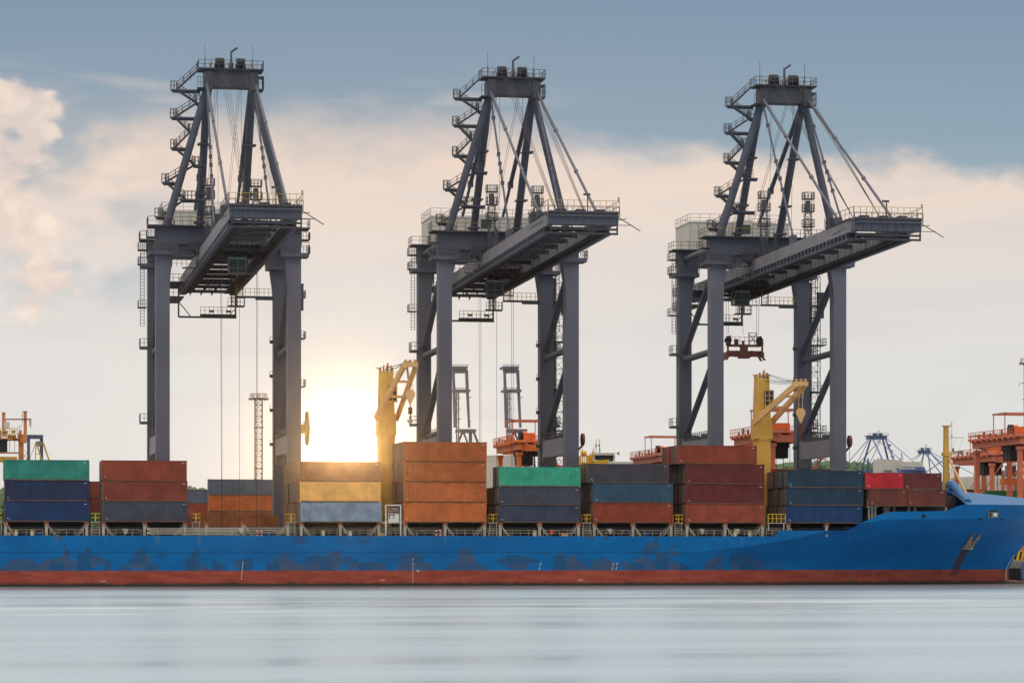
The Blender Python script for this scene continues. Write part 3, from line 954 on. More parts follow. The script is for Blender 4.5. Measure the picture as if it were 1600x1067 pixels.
# mooring port
pw0, pw1 = P3(1541, 793, 423.0), P3(1560, 808.5, 423.0)
def side_y(X, z=11.0):
    xk = Xs(10.0)
    tau = (X - 96) / (Xs(z) - 96)
    return YC - hb(96 + tau * (xk - 96), 10, 10, xk)
sy0, sy1 = side_y(pw0.x), side_y(pw1.x)
def slab(x0, x1, z0, z1, out, mat_, name, parent, th=.1):
    ya, yb = side_y(x0) - out, side_y(x1) - out
    m_ = MB().quadbox([(x0, ya, z0), (x1, yb, z0), (x1, yb + th, z0), (x0, ya + th, z0), (x0, ya, z1), (x1, yb, z1), (x1, yb + th, z1), (x0, ya + th, z1)])
    return obj(name, m_, mat_, parent, OFF)
mp = slab(pw0.x, pw1.x, pw1.z, pw0.z, .03, 'deck_grey', 'mooring_port', ship)
slab(pw0.x + .15, pw1.x - .12, pw1.z + .85, pw0.z - .08, .05, 'black', 'port_opening', mp)
slab(pw0.x + .25, pw0.x + .6, pw1.z + .12, pw1.z + .75, .05, 'black', 'roller', mp)
slab(pw0.x + .98, pw1.x - .25, pw1.z + .2, pw1.z + .7, .05, 'white_item', 'roller', mp)
for u in (1527, 1567):
    pz = P3(u, 811, 423)
    slab(pz.x - .3, pz.x + .3, pz.z - .12, pz.z + .12, .03, 'black', 'scupper', ship)
p = P3(1441, 806, 420.5)
obj('round_fairlead', MB().tube((p.x, side_y(p.x) - .05, p.z), (p.x, side_y(p.x) + .2, p.z), .28, 14), 'black', ship, OFF)
# foremast
MX, MY = XA(1478.5, 434), 434.0
s_ = MP(1478.5, 434)
def mz(v): return P3(1479, v, 434).z
m = MB()
m.quadbox([(MX - .5, MY - .45, 9.4), (MX + .5, MY - .45, 9.4), (MX + .5, MY + .45, 9.4), (MX - .5, MY + .45, 9.4),
           (MX - .36, MY - .3, mz(666)), (MX + .3, MY - .3, mz(666)), (MX + .3, MY + .3, mz(666)), (MX - .36, MY + .3, mz(666))])
m.box(MX - .55, MX + .75, MY - .5, MY + .5, mz(666), mz(664.5))
m.box(MX - .6, MX + .7, MY - .55, MY + .55, mz(712), mz(707))
m.box(MX + .3, MX + 1.7, MY - .3, MY + .3, mz(709), mz(707.5))
m.bar((MX + .3, MY, mz(683.5)), (MX + 2.8, MY, mz(683.5)), .1)
fm = obj('foremast', m, 'ship_yellow', ship, OFF)
pb = P3(1512, 776, 430)
obj('mast_stay', MB().tube((MX + .2, MY - .2, mz(713)), tuple(pb), .16, 8, .24), 'jib_cream', fm, OFF)
m = MB()
for k in range(34): m.bar((MX + .36, MY - .45, mz(752) + k * .27), (MX + .75, MY - .45, mz(752) + k * .27), .04)
m.bar((MX + .75, MY - .45, mz(755)), (MX + .75, MY - .45, mz(666)), .05)
m.bar((MX + .9, MY, mz(664.5)), (MX + .9, MY, mz(658.5)), .1)
m.bar((MX + .9, MY, mz(683)), (MX + .9, MY, mz(678)), .12)
m.bar((MX + 1.7, MY, mz(683.5)), (MX + 1.1, MY, mz(698)), .03)
m.bar((MX + 2.8, MY, mz(683.5)), (MX + 1.4, MY, mz(718)), .03)
obj('mast_ladder', m, 'ladder_metal', fm, OFF)
obj('fog_horn', MB().tube((MX + 1.1, MY, mz(706)), (MX + 1.8, MY, mz(706)), .1, 10).tube((MX + 1.8, MY, mz(706)), (MX + 2.35, MY, mz(706)), .12, 14, .36)
    .box(MX + .95, MX + 1.25, MY - .15, MY + .15, mz(706), mz(700)), 'lock_rod', fm, OFF)
obj('mast_platform', MB().box(MX + .2, MX + 1.5, MY - .5, MY + .5, mz(748) - .08, mz(748)).rail([(MX + .4, MY - .5, mz(748)), (MX + 1.5, MY - .5, mz(748))], .9, .6, .06), 'ship_yellow', fm, OFF)
# anchor in its pocket
Kc = 9.8; ya_ = 424.0
for _ in range(12):
    pa = P3(1515, 848, ya_)
    ya_ = YC - hb(pa.x, pa.z, Kc, Xs(pa.z))
X_ = pa.x
ay = YC - hb(X_, pa.z, Kc, Xs(pa.z))
m = MB()
def AP(dx_, dz_): 
    X = X_ + dx_; z = pa.z + dz_
    return (X, YC - hb(X, z, Kc, Xs(z)) - .22, z)
m.bar(AP(-1.0, -.75), AP(.75, -.85), .45, .35)
m.bar(AP(-.7, -.8), AP(-.15, .95), .42, .3); m.bar(AP(.3, -.8), AP(1.05, .85), .42, .3)
m.bar(AP(-.15, -.7), AP(.1, .3), .35, .3)
for a_1, b_1 in ((AP(-.15, .95), AP(-.02, 1.35)), (AP(1.05, .85), AP(1.2, 1.25))): m.bar(a_1, b_1, .2, .2)
obj('anchor', m, 'anchor_rust', ship, OFF)
# foredeck clutter seen right of the dark blue stack
m = MB().rail([(XA(1354, 421), 420.6, P3(1354, 791, 421).z), (XA(1370, 421), 420.6, P3(1354, 791, 421).z)], 1.0, .5, .07)
o = obj('access_platform', m, 'hazard_yellow', ship, OFF)
m = MB(); za = P3(1360, 791, 421).z
m.box(XA(1353, 421), XA(1371, 421), 420.5, 421.6, za - .12, za); 
for u in (1357, 1362, 1367): m.box(XA(u, 421), XA(u + 3, 421), 421.2, 421.6, 9.75, za - .12)
obj('ladder', m, 'ladder_metal', o, OFF)
m = MB().box(XA(1381, 421), XA(1390, 421), 421, 422, 9.6, P3(1381, 791, 421).z).box(XA(1396, 421), XA(1399, 421), 421, 422, 9.6, 12)
m.tube((XA(1376, 421), 421.4, 9.9), (XA(1384, 421), 421.4, 9.9), .55, 12)
m.rail([(XA(1383, 421), 420.9, P3(1383, 797, 421).z), (XA(1396, 421), 420.9, P3(1383, 797, 421).z)], .95, .6, .07)
obj('mooring_winch', m, 'lock_rod', ship, OFF)
m = MB()
for u in (1420, 1430, 1478): m.bar((XA(u, 421), 421, 10.3), (XA(u, 421), 421, zf - .1), .22); m.bar((XA(u, 421), 421, zf - .2), (XA(u - 5, 421), 421, 10.4), .12)
obj('stanchion', m, 'stanchion', ship, OFF)

# ---- ship's own deck cranes
def deck_crane(u, u_head, head_dy, vtop, vjib, vhead, first, lb):
    cx, cy = XA(u, 434), 432.5
    ph = P3(u_head, vhead, cy + head_dy)
    head_dx = ph.x - cx
    def z_(v): return P3(u, v, 434).z
    zj = z_(vjib)
    m = MB()
    m.tube((cx, cy, 7.1), (cx, cy, zj - 2.6), 1.36, 24)
    m.tube((cx, cy, zj - 2.6), (cx, cy, zj - 2.4), 1.46, 24)
    m.quadbox([(cx - 1.38, cy - 1.3, zj - 2.4), (cx + 1.38, cy - 1.3, zj - 2.4), (cx + 1.38, cy + 1.3, zj - 2.4), (cx - 1.38, cy + 1.3, zj - 2.4),
               (cx - 1.3, cy - 1.25, zj + .4), (cx + 1.3, cy - 1.25, zj + .4), (cx + 1.3, cy + 1.25, zj + .4), (cx - 1.3, cy + 1.25, zj + .4)])
    tw = 1.0
    zt = z_(vtop)
    m.quadbox([(cx - 1.15, cy - 1.1, zj + .4), (cx + 1.15, cy - 1.1, zj + .4), (cx + 1.15, cy + 1.1, zj + .4), (cx - 1.15, cy + 1.1, zj + .4),
               (cx - .95, cy - .9, zt - .6), (cx + .95, cy - .9, zt - .6), (cx + .95, cy + .9, zt - .6), (cx - .95, cy + .9, zt - .6)])
    m.box(cx - 1.0, cx - .8, cy - .95, cy + .95, zt - .6, zt)
    m.box(cx + .8, cx + 1.0, cy - .95, cy + .95, zt - .6, zt)
    tower = obj('deck_crane', m, 'ship_yellow', ship, OFF, label=lb)
    hx, hy = cx + head_dx, cy + head_dy
    hz = ph.z
    dl = math.hypot(head_dx, head_dy); lx, ly = -head_dy / dl, head_dx / dl   # lateral
    if lx < 0: lx, ly = -lx, -ly
    jb = MB()
    A = [Vector((cx + lx * k - head_dx / dl * 0.0, cy + ly * k, zj)) for k in (-1.75, 1.75)]
    B = [Vector((hx + lx * k, hy + ly * k, hz)) for k in (-.95, .95)]
    for a_1, b_1 in zip(A, B): jb.bar(a_1, b_1, .4, .85)
    for t in (.08, .42, .70):
        jb.bar(A[0].lerp(B[0], t), A[1].lerp(B[1], t), .35, .35)
    jb.box(hx - 1.1, hx + 1.1, hy - .4, hy + .4, hz - .2, hz + .45)
    obj('jib', jb, 'jib_cream', tower, OFF)
    sh = MB()
    for k in (-.7, 0, .7): sh.tube((hx + k - .18, hy, hz + .5), (hx + k + .18, hy, hz + .5), .38, 12)
    for k in (-.5, .5): sh.bar((hx + k, hy, hz), (hx + k * .5, hy, hz - 2.0), .28)
    obj('head_sheaves', sh, 'coaming' if 'coaming' in MATS else 'lamp_tan', tower, OFF)
    hk = MB()
    hk.tube((hx, hy - .15, hz - 4.2), (hx, hy + .15, hz - 4.2), .72, 18)
    hk.prism([(hx - .69, hz - 4.3), (hx + .69, hz - 4.3), (hx + .1, hz - 5.7), (hx - .1, hz - 5.7)], 'y', hy - .13, hy + .13)
    for k in (-.3, .3): hk.bar((hx + k, hy, hz - 2.0), (hx + k, hy, hz - 3.7), .07)
    hb_ = obj('hook_block', hk, 'jib_cream', tower, OFF)
    hk = MB().box(hx - .28, hx + .28, hy - .2, hy + .2, hz - 7.1, hz - 6.1).bar((hx, hy, hz - 5.6), (hx, hy, hz - 8.0), .14)
    for k in range(6):
        a1, a2 = math.pi + k * math.pi / 6, math.pi + (k + 1) * math.pi / 6
        hk.bar((hx + math.cos(a1) * .42, hy, hz - 7.9 + math.sin(a1) * .42), (hx + math.cos(a2) * .42, hy, hz - 7.9 + math.sin(a2) * .42), .15)
    obj('hook', hk, 'spreader_red', tower, OFF)
    cab = MB().box(cx + .1, cx + 1.35, cy - 1.75, cy - .9, zj + 2.6, zj + 4.9)
    fr = MB()
    cb = obj('cab', cab, 'dark_glass', tower, OFF)
    for k in range(4): fr.box(cx + .02, cx + 1.42, cy - 1.8, cy - 1.74, zj + 2.55 + k * .77, zj + 2.65 + k * .77)
    for k in range(3): fr.box(cx + .02 + k * .65, cx + .12 + k * .65, cy - 1.82, cy - 1.76, zj + 2.5, zj + 4.95)
    fr.box(cx + .0, cx + 1.45, cy - 1.85, cy - .9, zj + 2.4, zj + 2.55)
    obj('cab_frame', fr, 'ship_yellow', tower, OFF)
    rp = MB()
    for k in range(6):
        a1 = Vector((cx + random.uniform(-.6, .9), cy - .3, zt + random.uniform(-.3, .5)))
        b1 = Vector((hx + random.uniform(-.8, .3), hy, hz + .6))
        if k % 2: a1.z -= 1.2
        mid_ = a1.lerp(b1, .5) - Vector((0, 0, .3 + .18 * k))
        prev = a1
        for q_ in range(1, 9):
            t = q_ / 8
            pt = a1 * (1 - t) ** 2 + mid_ * 2 * t * (1 - t) + b1 * t * t
            rp.bar(prev, pt, .055); prev = pt
    obj('luffing_ropes', rp, 'rope', tower, OFF)
    tp = MB()
    for k in (-.5, .1, .6): tp.tube((cx + k, cy - .5, zt - .2), (cx + k + .16, cy - .5, zt - .2), .5, 12)
    tp.bar((cx - .1, cy - .6, zt - .5), (cx + .25, cy - .6, zt + .6), .25)
    tp.bar((cx - 1.7, cy - .9, zt - .1), (cx - .9, cy - .9, zt - .3), .12)
    obj('top_sheaves', tp, 'lamp_tan', tower, OFF)
deck_crane(601.0, 641, -7.2, 575, 655, 571, True, 'yellow crane tower beside the bright sun, jib raised steeply')
deck_crane(1186.0, 1251, -7.8, 586, 662, 601, False, 'yellow crane tower behind the maroon stack, jib lowered')

# ================================================================== SHIP-TO-SHORE CRANES
YCR = 454.1
def build_sts():
    root = thing('ship_to_shore_crane', '', 'crane', (0, YCR, QZ), 'grey container cranes along the quay')
    O = (0, 0, QZ)          # builder works in world heights
    def part(n_, mb, mt='crane_paint', p=root, smooth=False, lb=None): return obj(n_, mb, mt, p, O, lb, smooth)
    # legs
    for sx in (-1, 1):
        for yy in (0, 21):
            a, c = sorted((sx * 9.05, sx * 11.15))
            m = MB().box(a, c, yy - 1.1, yy + 1.1, 5.2, 50.35)
            # haunch flaring inwards at the top
            xi = sx * 9.05
            m.prism([(xi, 50.35), (xi - sx * .55, 50.35), (xi - sx * .38, 49.2), (xi - sx * .14, 47.6), (xi, 45.5)], 'y', yy - 1.09, yy + 1.09)
            # stiffened flange lines
            m.box(a - .03, c + .03, yy - 1.13, yy + 1.13, 33.9, 34.0); m.box(a - .03, c + .03, yy - 1.13, yy + 1.13, 19.2, 19.3)
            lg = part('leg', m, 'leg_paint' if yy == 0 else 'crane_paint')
            bg = MB()
            for k in (-3.0, -1.0, 1.0, 3.0):
                bg.tube((sx * 10.1 + k, yy - .35, QZ + .5), (sx * 10.1 + k, yy + .35, QZ + .5), .5, 12)
            bg.box(sx * 10.1 - 4, sx * 10.1 + 4, yy - .5, yy + .5, QZ + 1.05, QZ + 1.75)
            part('wheel_bogie', bg, 'crane_dark', lg)
            # collar platform at the leg head
            m = MB()
            x0, x1 = (sx * 10.1 - 2.2, sx * 10.1 + 2.2)
            m.box(x0, x1, yy - 1.9, yy + 1.5, 50.35, 50.95)
            cp = part('leg_collar', m)
            r_ = MB().rail([(x0, yy - 1.85, 50.95), (x1, yy - 1.85, 50.95)], 1.6, 1.5, .07)
            r_.rail([(x0, yy - 1.85, 50.95), (x0, yy + 1.4, 50.95)], 1.3, 1.5, .07)
            r_.rail([(x1, yy - 1.85, 50.95), (x1, yy + 1.4, 50.95)], 1.3, 1.5, .07)
            part('railing', r_, 'rail_grey', cp)
            part('leg_head', MB().box(min(sx * 7.9, sx * 11.15), max(sx * 7.9, sx * 11.15), yy - 1.1, yy + 1.1, 50.97, 52.0), 'crane_paint')
    # portal beams across the top
    for yy in (0, 21):
        m = MB().box(-11.25, 11.25, yy - 1.15, yy + 1.15, 52.0, 54.6)
        for k in (-8.2, -5.6, 5.6, 8.2): m.box(k - .06, k + .06, yy - 1.2, yy + 1.2, 52.0, 54.6)
        pbm = part('portal_beam', m)
        m = MB().box(-12.4, 12.4, yy - 2.2, yy + 1.6, 54.62, 54.85)
        part('deck', m, 'crane_dark', pbm)
        r_ = MB().rail([(-12.4, yy + 1.55, 54.85), (-12.4, yy - 2.15, 54.85), (12.4, yy - 2.15, 54.85), (12.4, yy + 1.55, 54.85)], 1.25, 1.3, .07)
        part('railing', r_, 'rail_grey', pbm)
        # second yellow rail line
        part('handrail', MB().bar((-12.4, yy - 2.2, 56.12), (-4.5, yy - 2.2, 56.12), .06), 'rail_yellow', pbm)
    # corner towers with ladders on the outer sides
    for sx in (-1, 1):
        m = MB()
        for zz in (44.0, 50.9, 53.2):
            m.box(min(sx * 11.3, sx * 12.6), max(sx * 11.3, sx * 12.6), 20.2, 22.4, zz, zz + .12)
            m.rail([(sx * 11.4, 20.2, zz), (sx * 12.6, 20.2, zz), (sx * 12.6, 22.4, zz)], 1.2, .7, .07)
        m.bar((sx * 12.3, 20.3, 41), (sx * 12.3, 20.3, 54.8), .09); m.bar((sx * 11.7, 20.3, 41), (sx * 11.7, 20.3, 54.8), .09)
        k = 41.0
        while k < 54.6: m.bar((sx * 11.7, 20.3, k), (sx * 12.3, 20.3, k), .06); k += .5
        part('side_ladder', m, 'rail_grey')
        m = MB()
        for zz in (50.9, 53.0): 
            m.box(min(sx * 11.3, sx * 12.5), max(sx * 11.3, sx * 12.5), -1.4, 1.2, zz, zz + .12)
            m.rail([(sx * 11.4, -1.4, zz), (sx * 12.5, -1.4, zz), (sx * 12.5, 1.2, zz)], 1.2, .6, .07)
        part('side_platform', m, 'rail_grey')
        # top side tube, mid tube, diagonals, sill
        part('top_side_tube', MB().tube((sx * 10.1, .6, 53.3), (sx * 10.1, 20.4, 53.3), .5, 16), smooth=False)
        m = MB().tube((sx * 10.1, .8, 36.9), (sx * 10.1, 20.2, 36.7), .53, 16)
        m.tube((sx * 10.1, .6, 36.9), (sx * 10.1, 1.9, 36.9), .8, 16, .53)
        part('middle_side_tube', m)
        part('upper_diagonal', MB().tube((sx * 10.1, .8, 49.8), (sx * 10.1, 20.2, 38.0), .55, 16))
        part('lower_diagonal', MB().tube((sx * 10.1, .8, 35.6), (sx * 10.1, 20.2, 23.6), .52, 16))
        m = MB().box(sx * 10.1 - .8, sx * 10.1 + .8, 1.1, 19.9, 20.3, 23.0)
        for (ya, d_) in ((1.1, 1), (19.9, -1)):
            m.prism([(ya, 20.3), (ya + d_ * 1.0, 20.3), (ya, 18.9)], 'x', sx * 10.1 - .79, sx * 10.1 + .79)
            m.prism([(ya, 23.0), (ya + d_ * .7, 23.0), (ya, 23.8)], 'x', sx * 10.1 - .79, sx * 10.1 + .79)
        sb_ = part('sill_beam', m, 'crane_light')
        r_ = MB().rail([(sx * 10.1 - .8, 1.2, 23.0), (sx * 10.1 - .8, 19.8, 23.0)], 1.2, 1.2, .08).rail([(sx * 10.1 + .8, 1.2, 23.0), (sx * 10.1 + .8, 19.8, 23.0)], 1.2, 1.2, .08)
        for k in range(5): r_.box(sx * 10.1 - .5, sx * 10.1 + .4, 3 + k * 3.2, 3.8 + k * 3.2, 23.02, 23.6 + .3 * (k % 2))
        part('railing', r_, 'rail_grey', sb_)
        # small outboard balconies on the far leg
        for zz in (25.4, 37.4):
            xo = sx * 11.15
            m = MB().box(min(xo, xo + sx * 1.2), max(xo, xo + sx * 1.2), 19.6, 22.2, zz, zz + .35)
            m.rail([(xo, 19.6, zz + .3), (xo + sx * 1.2, 19.6, zz + .3), (xo + sx * 1.2, 22.2, zz + .3)], 1.3, .8, .08)
            part('balcony', m, 'rail_grey')
    # lift shaft on the right far leg
    m = MB(); lattice(m, (12.7, 22.5, 5), (12.7, 22.5, 51), 1.7, .09, 26)
    part('lift_shaft', m, 'rail_grey')
    ls = MB().box(11.6, 12.2, 22.0, 22.6, 5, 50)
    part('lift_guide_mast', ls, 'crane_light')
    for zz in (17.5, 24.8, 31.6, 39.4, 46.0):
        m = MB(); m.box(11.3, 14.3, 20.6, 23.8, zz, zz + .14); m.rail([(11.4, 20.6, zz), (14.3, 20.6, zz), (14.3, 23.8, zz)], 1.2, .8, .07)
        part('lift_landing', m, 'rail_grey')
    part('lift_cabin', MB().box(13.0, 14.0, 21.0, 22.0, 44.0, 48.2).box(12.9, 14.1, 20.9, 22.1, 48.2, 48.3), 'crane_dark')
    # small brackets on the inner side of the right far leg
    m = MB()
    for zz in (33.0, 27.5, 22.0, 38.5):
        m.box(8.5, 9.05, 20.2, 20.8, zz, zz + .5); m.rail([(8.4, 19.9, zz), (9.05, 19.9, zz)], 1.0, .5, .06)
    part('light_bracket', m, 'rail_grey')
    # ---- main boom and girders
    def zt(y): return 51.05 - .0115 * y
    def sloped(m, x0, x1, y0, y1, d0, d1):
        m.quadbox([(x0, y0, zt(y0) + d0), (x1, y0, zt(y0) + d0), (x1, y1, zt(y1) + d0), (x0, y1, zt(y1) + d0),
                   (x0, y0, zt(y0) + d1), (x1, y0, zt(y0) + d1), (x1, y1, zt(y1) + d1), (x0, y1, zt(y1) + d1)])
    for sx in (-1, 1):
        m = MB(); a, c = sorted((sx * 3.75, sx * 4.7))
        sloped(m, a, c, -55.5, 40, -1.75, 0)
        for k in range(24): sloped(m, a - .02, c + .02, -53 + k * 4, -52.93 + k * 4, -1.77, .02)
        gd = part('boom_girder', m, 'crane_light')
        m = MB(); a, c = sorted((sx * 3.6, sx * 4.1))
        sloped(m, a, c, -54, 39.5, -2.75, -1.78)
        k = -53.0; rb = MB()
        while k < 39:
            a2, c2 = sorted((sx * 4.12, sx * 4.72)); sloped(rb, a2, c2, k, k + .5, -2.55, -1.78); k += 1.9
        a2, c2 = sorted((sx * 4.12, sx * 4.75)); sloped(rb, a2, c2, -54, 39.5, -2.78, -2.56)
        a3, c3 = sorted((sx * 2.7, sx * 3.6)); sloped(m, a3, c3, -54, 39.5, -2.5, -2.3)
        part('trolley_rail', m, 'web_black', gd); part('walkway_bracket', rb, 'crane_paint', gd)
        r_ = MB()
        for y0_, y1_ in ((-46, -6), (4, 18), (24, 38)):
            r_.rail([(sx * 2.75, y0_, zt(y0_) - 2.3), (sx * 2.75, y1_, zt(y1_) - 2.3)], 1.1, 2.0, .06)
        part('walkway_railing', r_, 'rail_grey', gd)
    k = -50.0
    while k < 39:
        m = MB(); sloped(m, -3.75, 3.75, k, k + .5, -1.0, -.35)
        part('girder_tie', m, 'web_black')
        k += 7.2
    # boom tip
    m = MB()
    m.box(-4.75, 4.95, -57.2, -55.5, 49.9, 51.4)
    m.box(-4.85, 5.0, -57.6, -54.6, 51.42, 51.75)
    for k in range(9): m.box(-4.6 + k * 1.18, -4.45 + k * 1.18, -57.35, -57.2, 49.9, 51.4)
    m.tube((-4.6, -57.5, 51.1), (4.8, -57.5, 51.1), .16, 8)
    tip = part('boom_tip', m, 'crane_paint')
    m = MB()
    for zz in (48.7, 49.3): m.bar((-4.6, -57.0, zz), (5.0, -57.0, zz), .28)
    for xx in (-4.5, -1.5, 1.5, 4.9): m.bar((xx, -57.0, 48.6), (xx, -57.0, 49.9), .2); m.bar((xx, -57, 48.7), (xx, -53, 49.2), .2)
    m.bar((5.0, -57.2, 51.0), (7.8, -58.6, 49.0), .12); m.bar((5.0, -57.2, 49.9), (6.8, -58.2, 49.8), .09); m.bar((5.0, -57.2, 50.6), (6.0, -58, 50.7), .09)
    m.bar((-4.75, -53, 50.6), (-6.8, -53, 49.5), .07); m.bar((-4.75, -52.5, 50.9), (-6.8, -53, 49.5), .07)
    part('buffer_frame', m, 'crane_dark', tip)
    m = MB()
    sloped(m, -4.9, 4.9, -55.4, -43, .02, .16)
    for xx in (-3.2, -.4, 2.4):
        m.box(xx, xx + 1.3, -55, -53.8, 51.8, 52.3)
    m.box(-4.9, -3.9, -46, -43.4, 51.7, 52.9)
    part('tip_deck', m, 'crane_dark', tip)
    part('railing', MB().rail([(-4.9, -57.5, 51.75), (5.1, -57.5, 51.75)], 1.45, .95, .06), 'rail_yellow', tip)
    r_ = MB().rail([(-4.9, -43, 51.75), (-4.95, -57.4, 51.75)], 1.45, 2.2, .06).rail([(5.1, -57.4, 51.75), (5.1, -43, 51.75)], 1.45, 2.2, .06)
    r_.rail([(-4.9, -57.65, 50.6), (5.0, -57.65, 50.6)], .95, 1.1, .07)
    part('railing', r_, 'rail_grey', tip)
    r_ = MB().rail([(-4.9, -57.7, 51.0), (5.1, -57.7, 51.0)], 1.3, .85, .08)
    lp_ = MB()
    lp_.bar((2.2, -50, 51.8), (2.2, -50, 54.9), .16); lp_.box(1.6, 2.6, -50.1, -49.9, 54.8, 55.1)
    part('lamp_post', lp_, 'rail_grey', tip); part('warning_lamp', MB().tube((5.0, -57.5, 53.2), (5.0, -57.5, 53.7), .13, 8), 'lamp_tan', tip)
    part('lower_railing', r_, 'rail_grey', tip)
    # hinge-side uprights and hooks on the girders
    for (xx, yy) in ((-3.9, -8), (-3.9, -5), (-4.2, -14), (4.2, -8), (4.2, -14), (-4.2, 3), (4.2, 3)):
        z0 = zt(yy)
        m = MB(); m.prism([(xx - .2, z0), (xx + .35, z0), (xx + .15, z0 + 2.2), (xx - .25, z0 + 3.0), (xx - .1, z0 + 1.5)], 'y', yy - .25, yy + .25); part('girder_horn', m, 'crane_dark')
    m = MB()
    for k in range(34):
        xx = random.choice((-1, 1)) * random.uniform(3.6, 6.4); yy = random.uniform(-3.4, -1.3)
        m.box(xx, xx + random.uniform(.3, 1.0), yy, yy + .5, 50.2 + random.uniform(0, 1), 51.6 + random.uniform(0, .8))
    for xx in (-4.3, 4.3): m.box(xx - .5, xx + .5, -1.6, 1.4, 50.9, 52.0)
    part('hinge_gear', m, 'crane_dark')
    m = MB()
    for z0 in (50.2, 48.4): m.rail([(-8.8, -2.4, z0), (-5.1, -2.4, z0), (-5.1, -4.5, z0)], 1.1, .7, .07)
    m.box(-8.8, -5.1, -2.5, -1.3, 50.05, 50.2); m.box(-7.2, -5.1, -2.5, -1.3, 48.25, 48.4)
    part('hinge_platform', m, 'rail_grey')
    # ---- A-frame
    apex_y = -3.9
    for sx in (-1, 1):
        m = MB().tube((sx * 9.5, -.1, 54.85), (sx * 3.5, apex_y + .6, 75.9), .62, 20, .56)
        part('front_mast_tube', m)
        m = MB().tube((sx * 3.5, 14, 52.5), (sx * 3.45, apex_y + 1.6, 75.9), .6, 20)
        for zz in (56.6, 60.8, 67.8):
            t = (zz - 52.5) / 23.4; yy = 14 - t * 17
            m.box(sx * 3.6 - .9, sx * 3.6 + .9, yy - 1.0, yy + .9, zz, zz + .25)
        part('rear_mast_tube', m)
        a = Vector((sx * 3.1, apex_y + 1, 75.6)); c = Vector((sx * 3.4, 27, 57.5)); mid = a.lerp(c, .62)
        m = MB().tube(a, mid, .36, 12).tube(mid, c, .24, 12)
        m.box(mid.x - .4, mid.x + .4, mid.y - .5, mid.y + .5, mid.z - .5, mid.z + .5)
        part('backstay', m)
        a = Vector((sx * 3.6, apex_y - .6, 75.8)); c = Vector((sx * 4.2, -24, zt(-24) + 1.2))
        m = MB().tube(a, c, .16, 10)
        for t in (.18, .45, .52, .58, .66):
            p = a.lerp(c, t); m.box(p.x - .24, p.x + .24, p.y - .24, p.y + .24, p.z - .3, p.z + .3)
        m.box(c.x - .4, c.x + .4, c.y - .7, c.y + .7, c.z - 1.3, c.z + .2)
        part('inner_forestay', m, 'crane_paint')
        a = Vector((sx * 3.7, apex_y - .8, 76.4)); c = Vector((sx * 4.2, -47.5, zt(-47) + .8))
        m = MB()
        n_ = 3
        for k in range(3):
            m.tube(a.lerp(c, k / 3 + .004), a.lerp(c, (k + 1) / 3 - .004), (.24, .20, .20)[k], 10)
        for t in (1 / 3, 2 / 3):
            p = a.lerp(c, t); m.bar(a.lerp(c, t - .009), a.lerp(c, t + .009), .46, .46)
        m.box(c.x - .4, c.x + .4, c.y - .8, c.y + .8, c.z - .8, c.z + .3)
        part('outer_forestay', m, 'crane_paint')
    # apex beam
    m = MB().box(-4.0, 4.0, apex_y - 1.3, apex_y + 1.3, 75.65, 78.2)
    for k in (-3.2, 3.2): m.box(k - .08, k + .08, apex_y - 1.36, apex_y + 1.36, 75.7, 78.2)
    for sx in (-1, 1): m.box(sx * 3.5 - .62, sx * 3.5 + .62, apex_y - 1.6, apex_y + 1.6, 75.2, 78.0)
    ap = part('apex_beam', m, 'crane_shaded')
    m = MB().box(-5.0, 4.9, apex_y - 1.9, apex_y + 1.9, 78.2, 78.4).box(4.1, 4.95, apex_y - 1.4, apex_y + 1.4, 75.3, 75.5).box(-5.1, -4.1, apex_y - 1.4, apex_y + 1.4, 75.3, 75.5)
    part('deck', m, 'crane_dark', ap)
    r_ = MB().rail([(-5.0, apex_y - 1.85, 78.4), (4.9, apex_y - 1.85, 78.4), (4.9, apex_y + 1.85, 78.4), (-5.0, apex_y + 1.85, 78.4)], 1.25, 1.0, .07, True)
    r_.rail([(4.2, apex_y - 1.4, 75.5), (4.95, apex_y - 1.4, 75.5), (4.95, apex_y + 1.4, 75.5)], 1.9, .6, .07)
    r_.rail([(-4.2, apex_y - 1.4, 75.5), (-5.1, apex_y - 1.4, 75.5)], 1.6, .6, .07)
    r_.box(4.15, 4.9, apex_y - 1.6, apex_y + .5, 77.2, 77.4)
    part('railing', r_, 'rail_grey', ap)
    for cx in (-2.3, .9):
        m = MB()
        for k in range(4): m.tube((cx + k * .34, apex_y, 79.15), (cx + .24 + k * .34, apex_y, 79.15), 1.15, 20)
        m.box(cx - .15, cx + 1.4, apex_y - .6, apex_y + .6, 78.4, 79.2)
        part('rope_sheaves', m, 'black', ap)
    m = MB().bar((.1, apex_y, 78.4), (.1, apex_y, 81.3), .3).bar((.1, apex_y, 81.2), (1.0, apex_y - .6, 81.8), .25).tube((.1, apex_y, 78.4), (.1, apex_y, 79.6), .35, 8)
    for xx in (-3.9, 3.4): part('aerial', MB().bar((xx, apex_y, 78.4), (xx, apex_y, 80.2), .12).bar((xx, apex_y, 80.2), (xx, apex_y, 82.3), .05), 'crane_dark', ap)
    part('lightning_mast', m, 'crane_paint', ap)
    m = MB()
    for xx in (-3.3, -.5, 3.0): m.box(xx, xx + .35, apex_y - .9, apex_y - .5, 79.0, 79.4); m.bar((xx + .1, apex_y - .7, 78.4), (xx + .25, apex_y - .7, 79.0), .14)
    part('floodlight', m, 'lamp_tan', ap)
    # zigzag stairs up the left mast tube
    def ty(z): return -.1 + (z - 54.85) / 21.05 * (apex_y + .7) + 1.1
    nodes = [(-5.0, 78.4), (-8.1, 75.5), (-5.0, 73.6), (-8.3, 71.4), (-6.0, 69.2), (-8.3, 66.8), (-5.2, 64.3), (-9.6, 61.6), (-6.6, 59.1), (-10.4, 56.4), (-8.2, 54.9)]
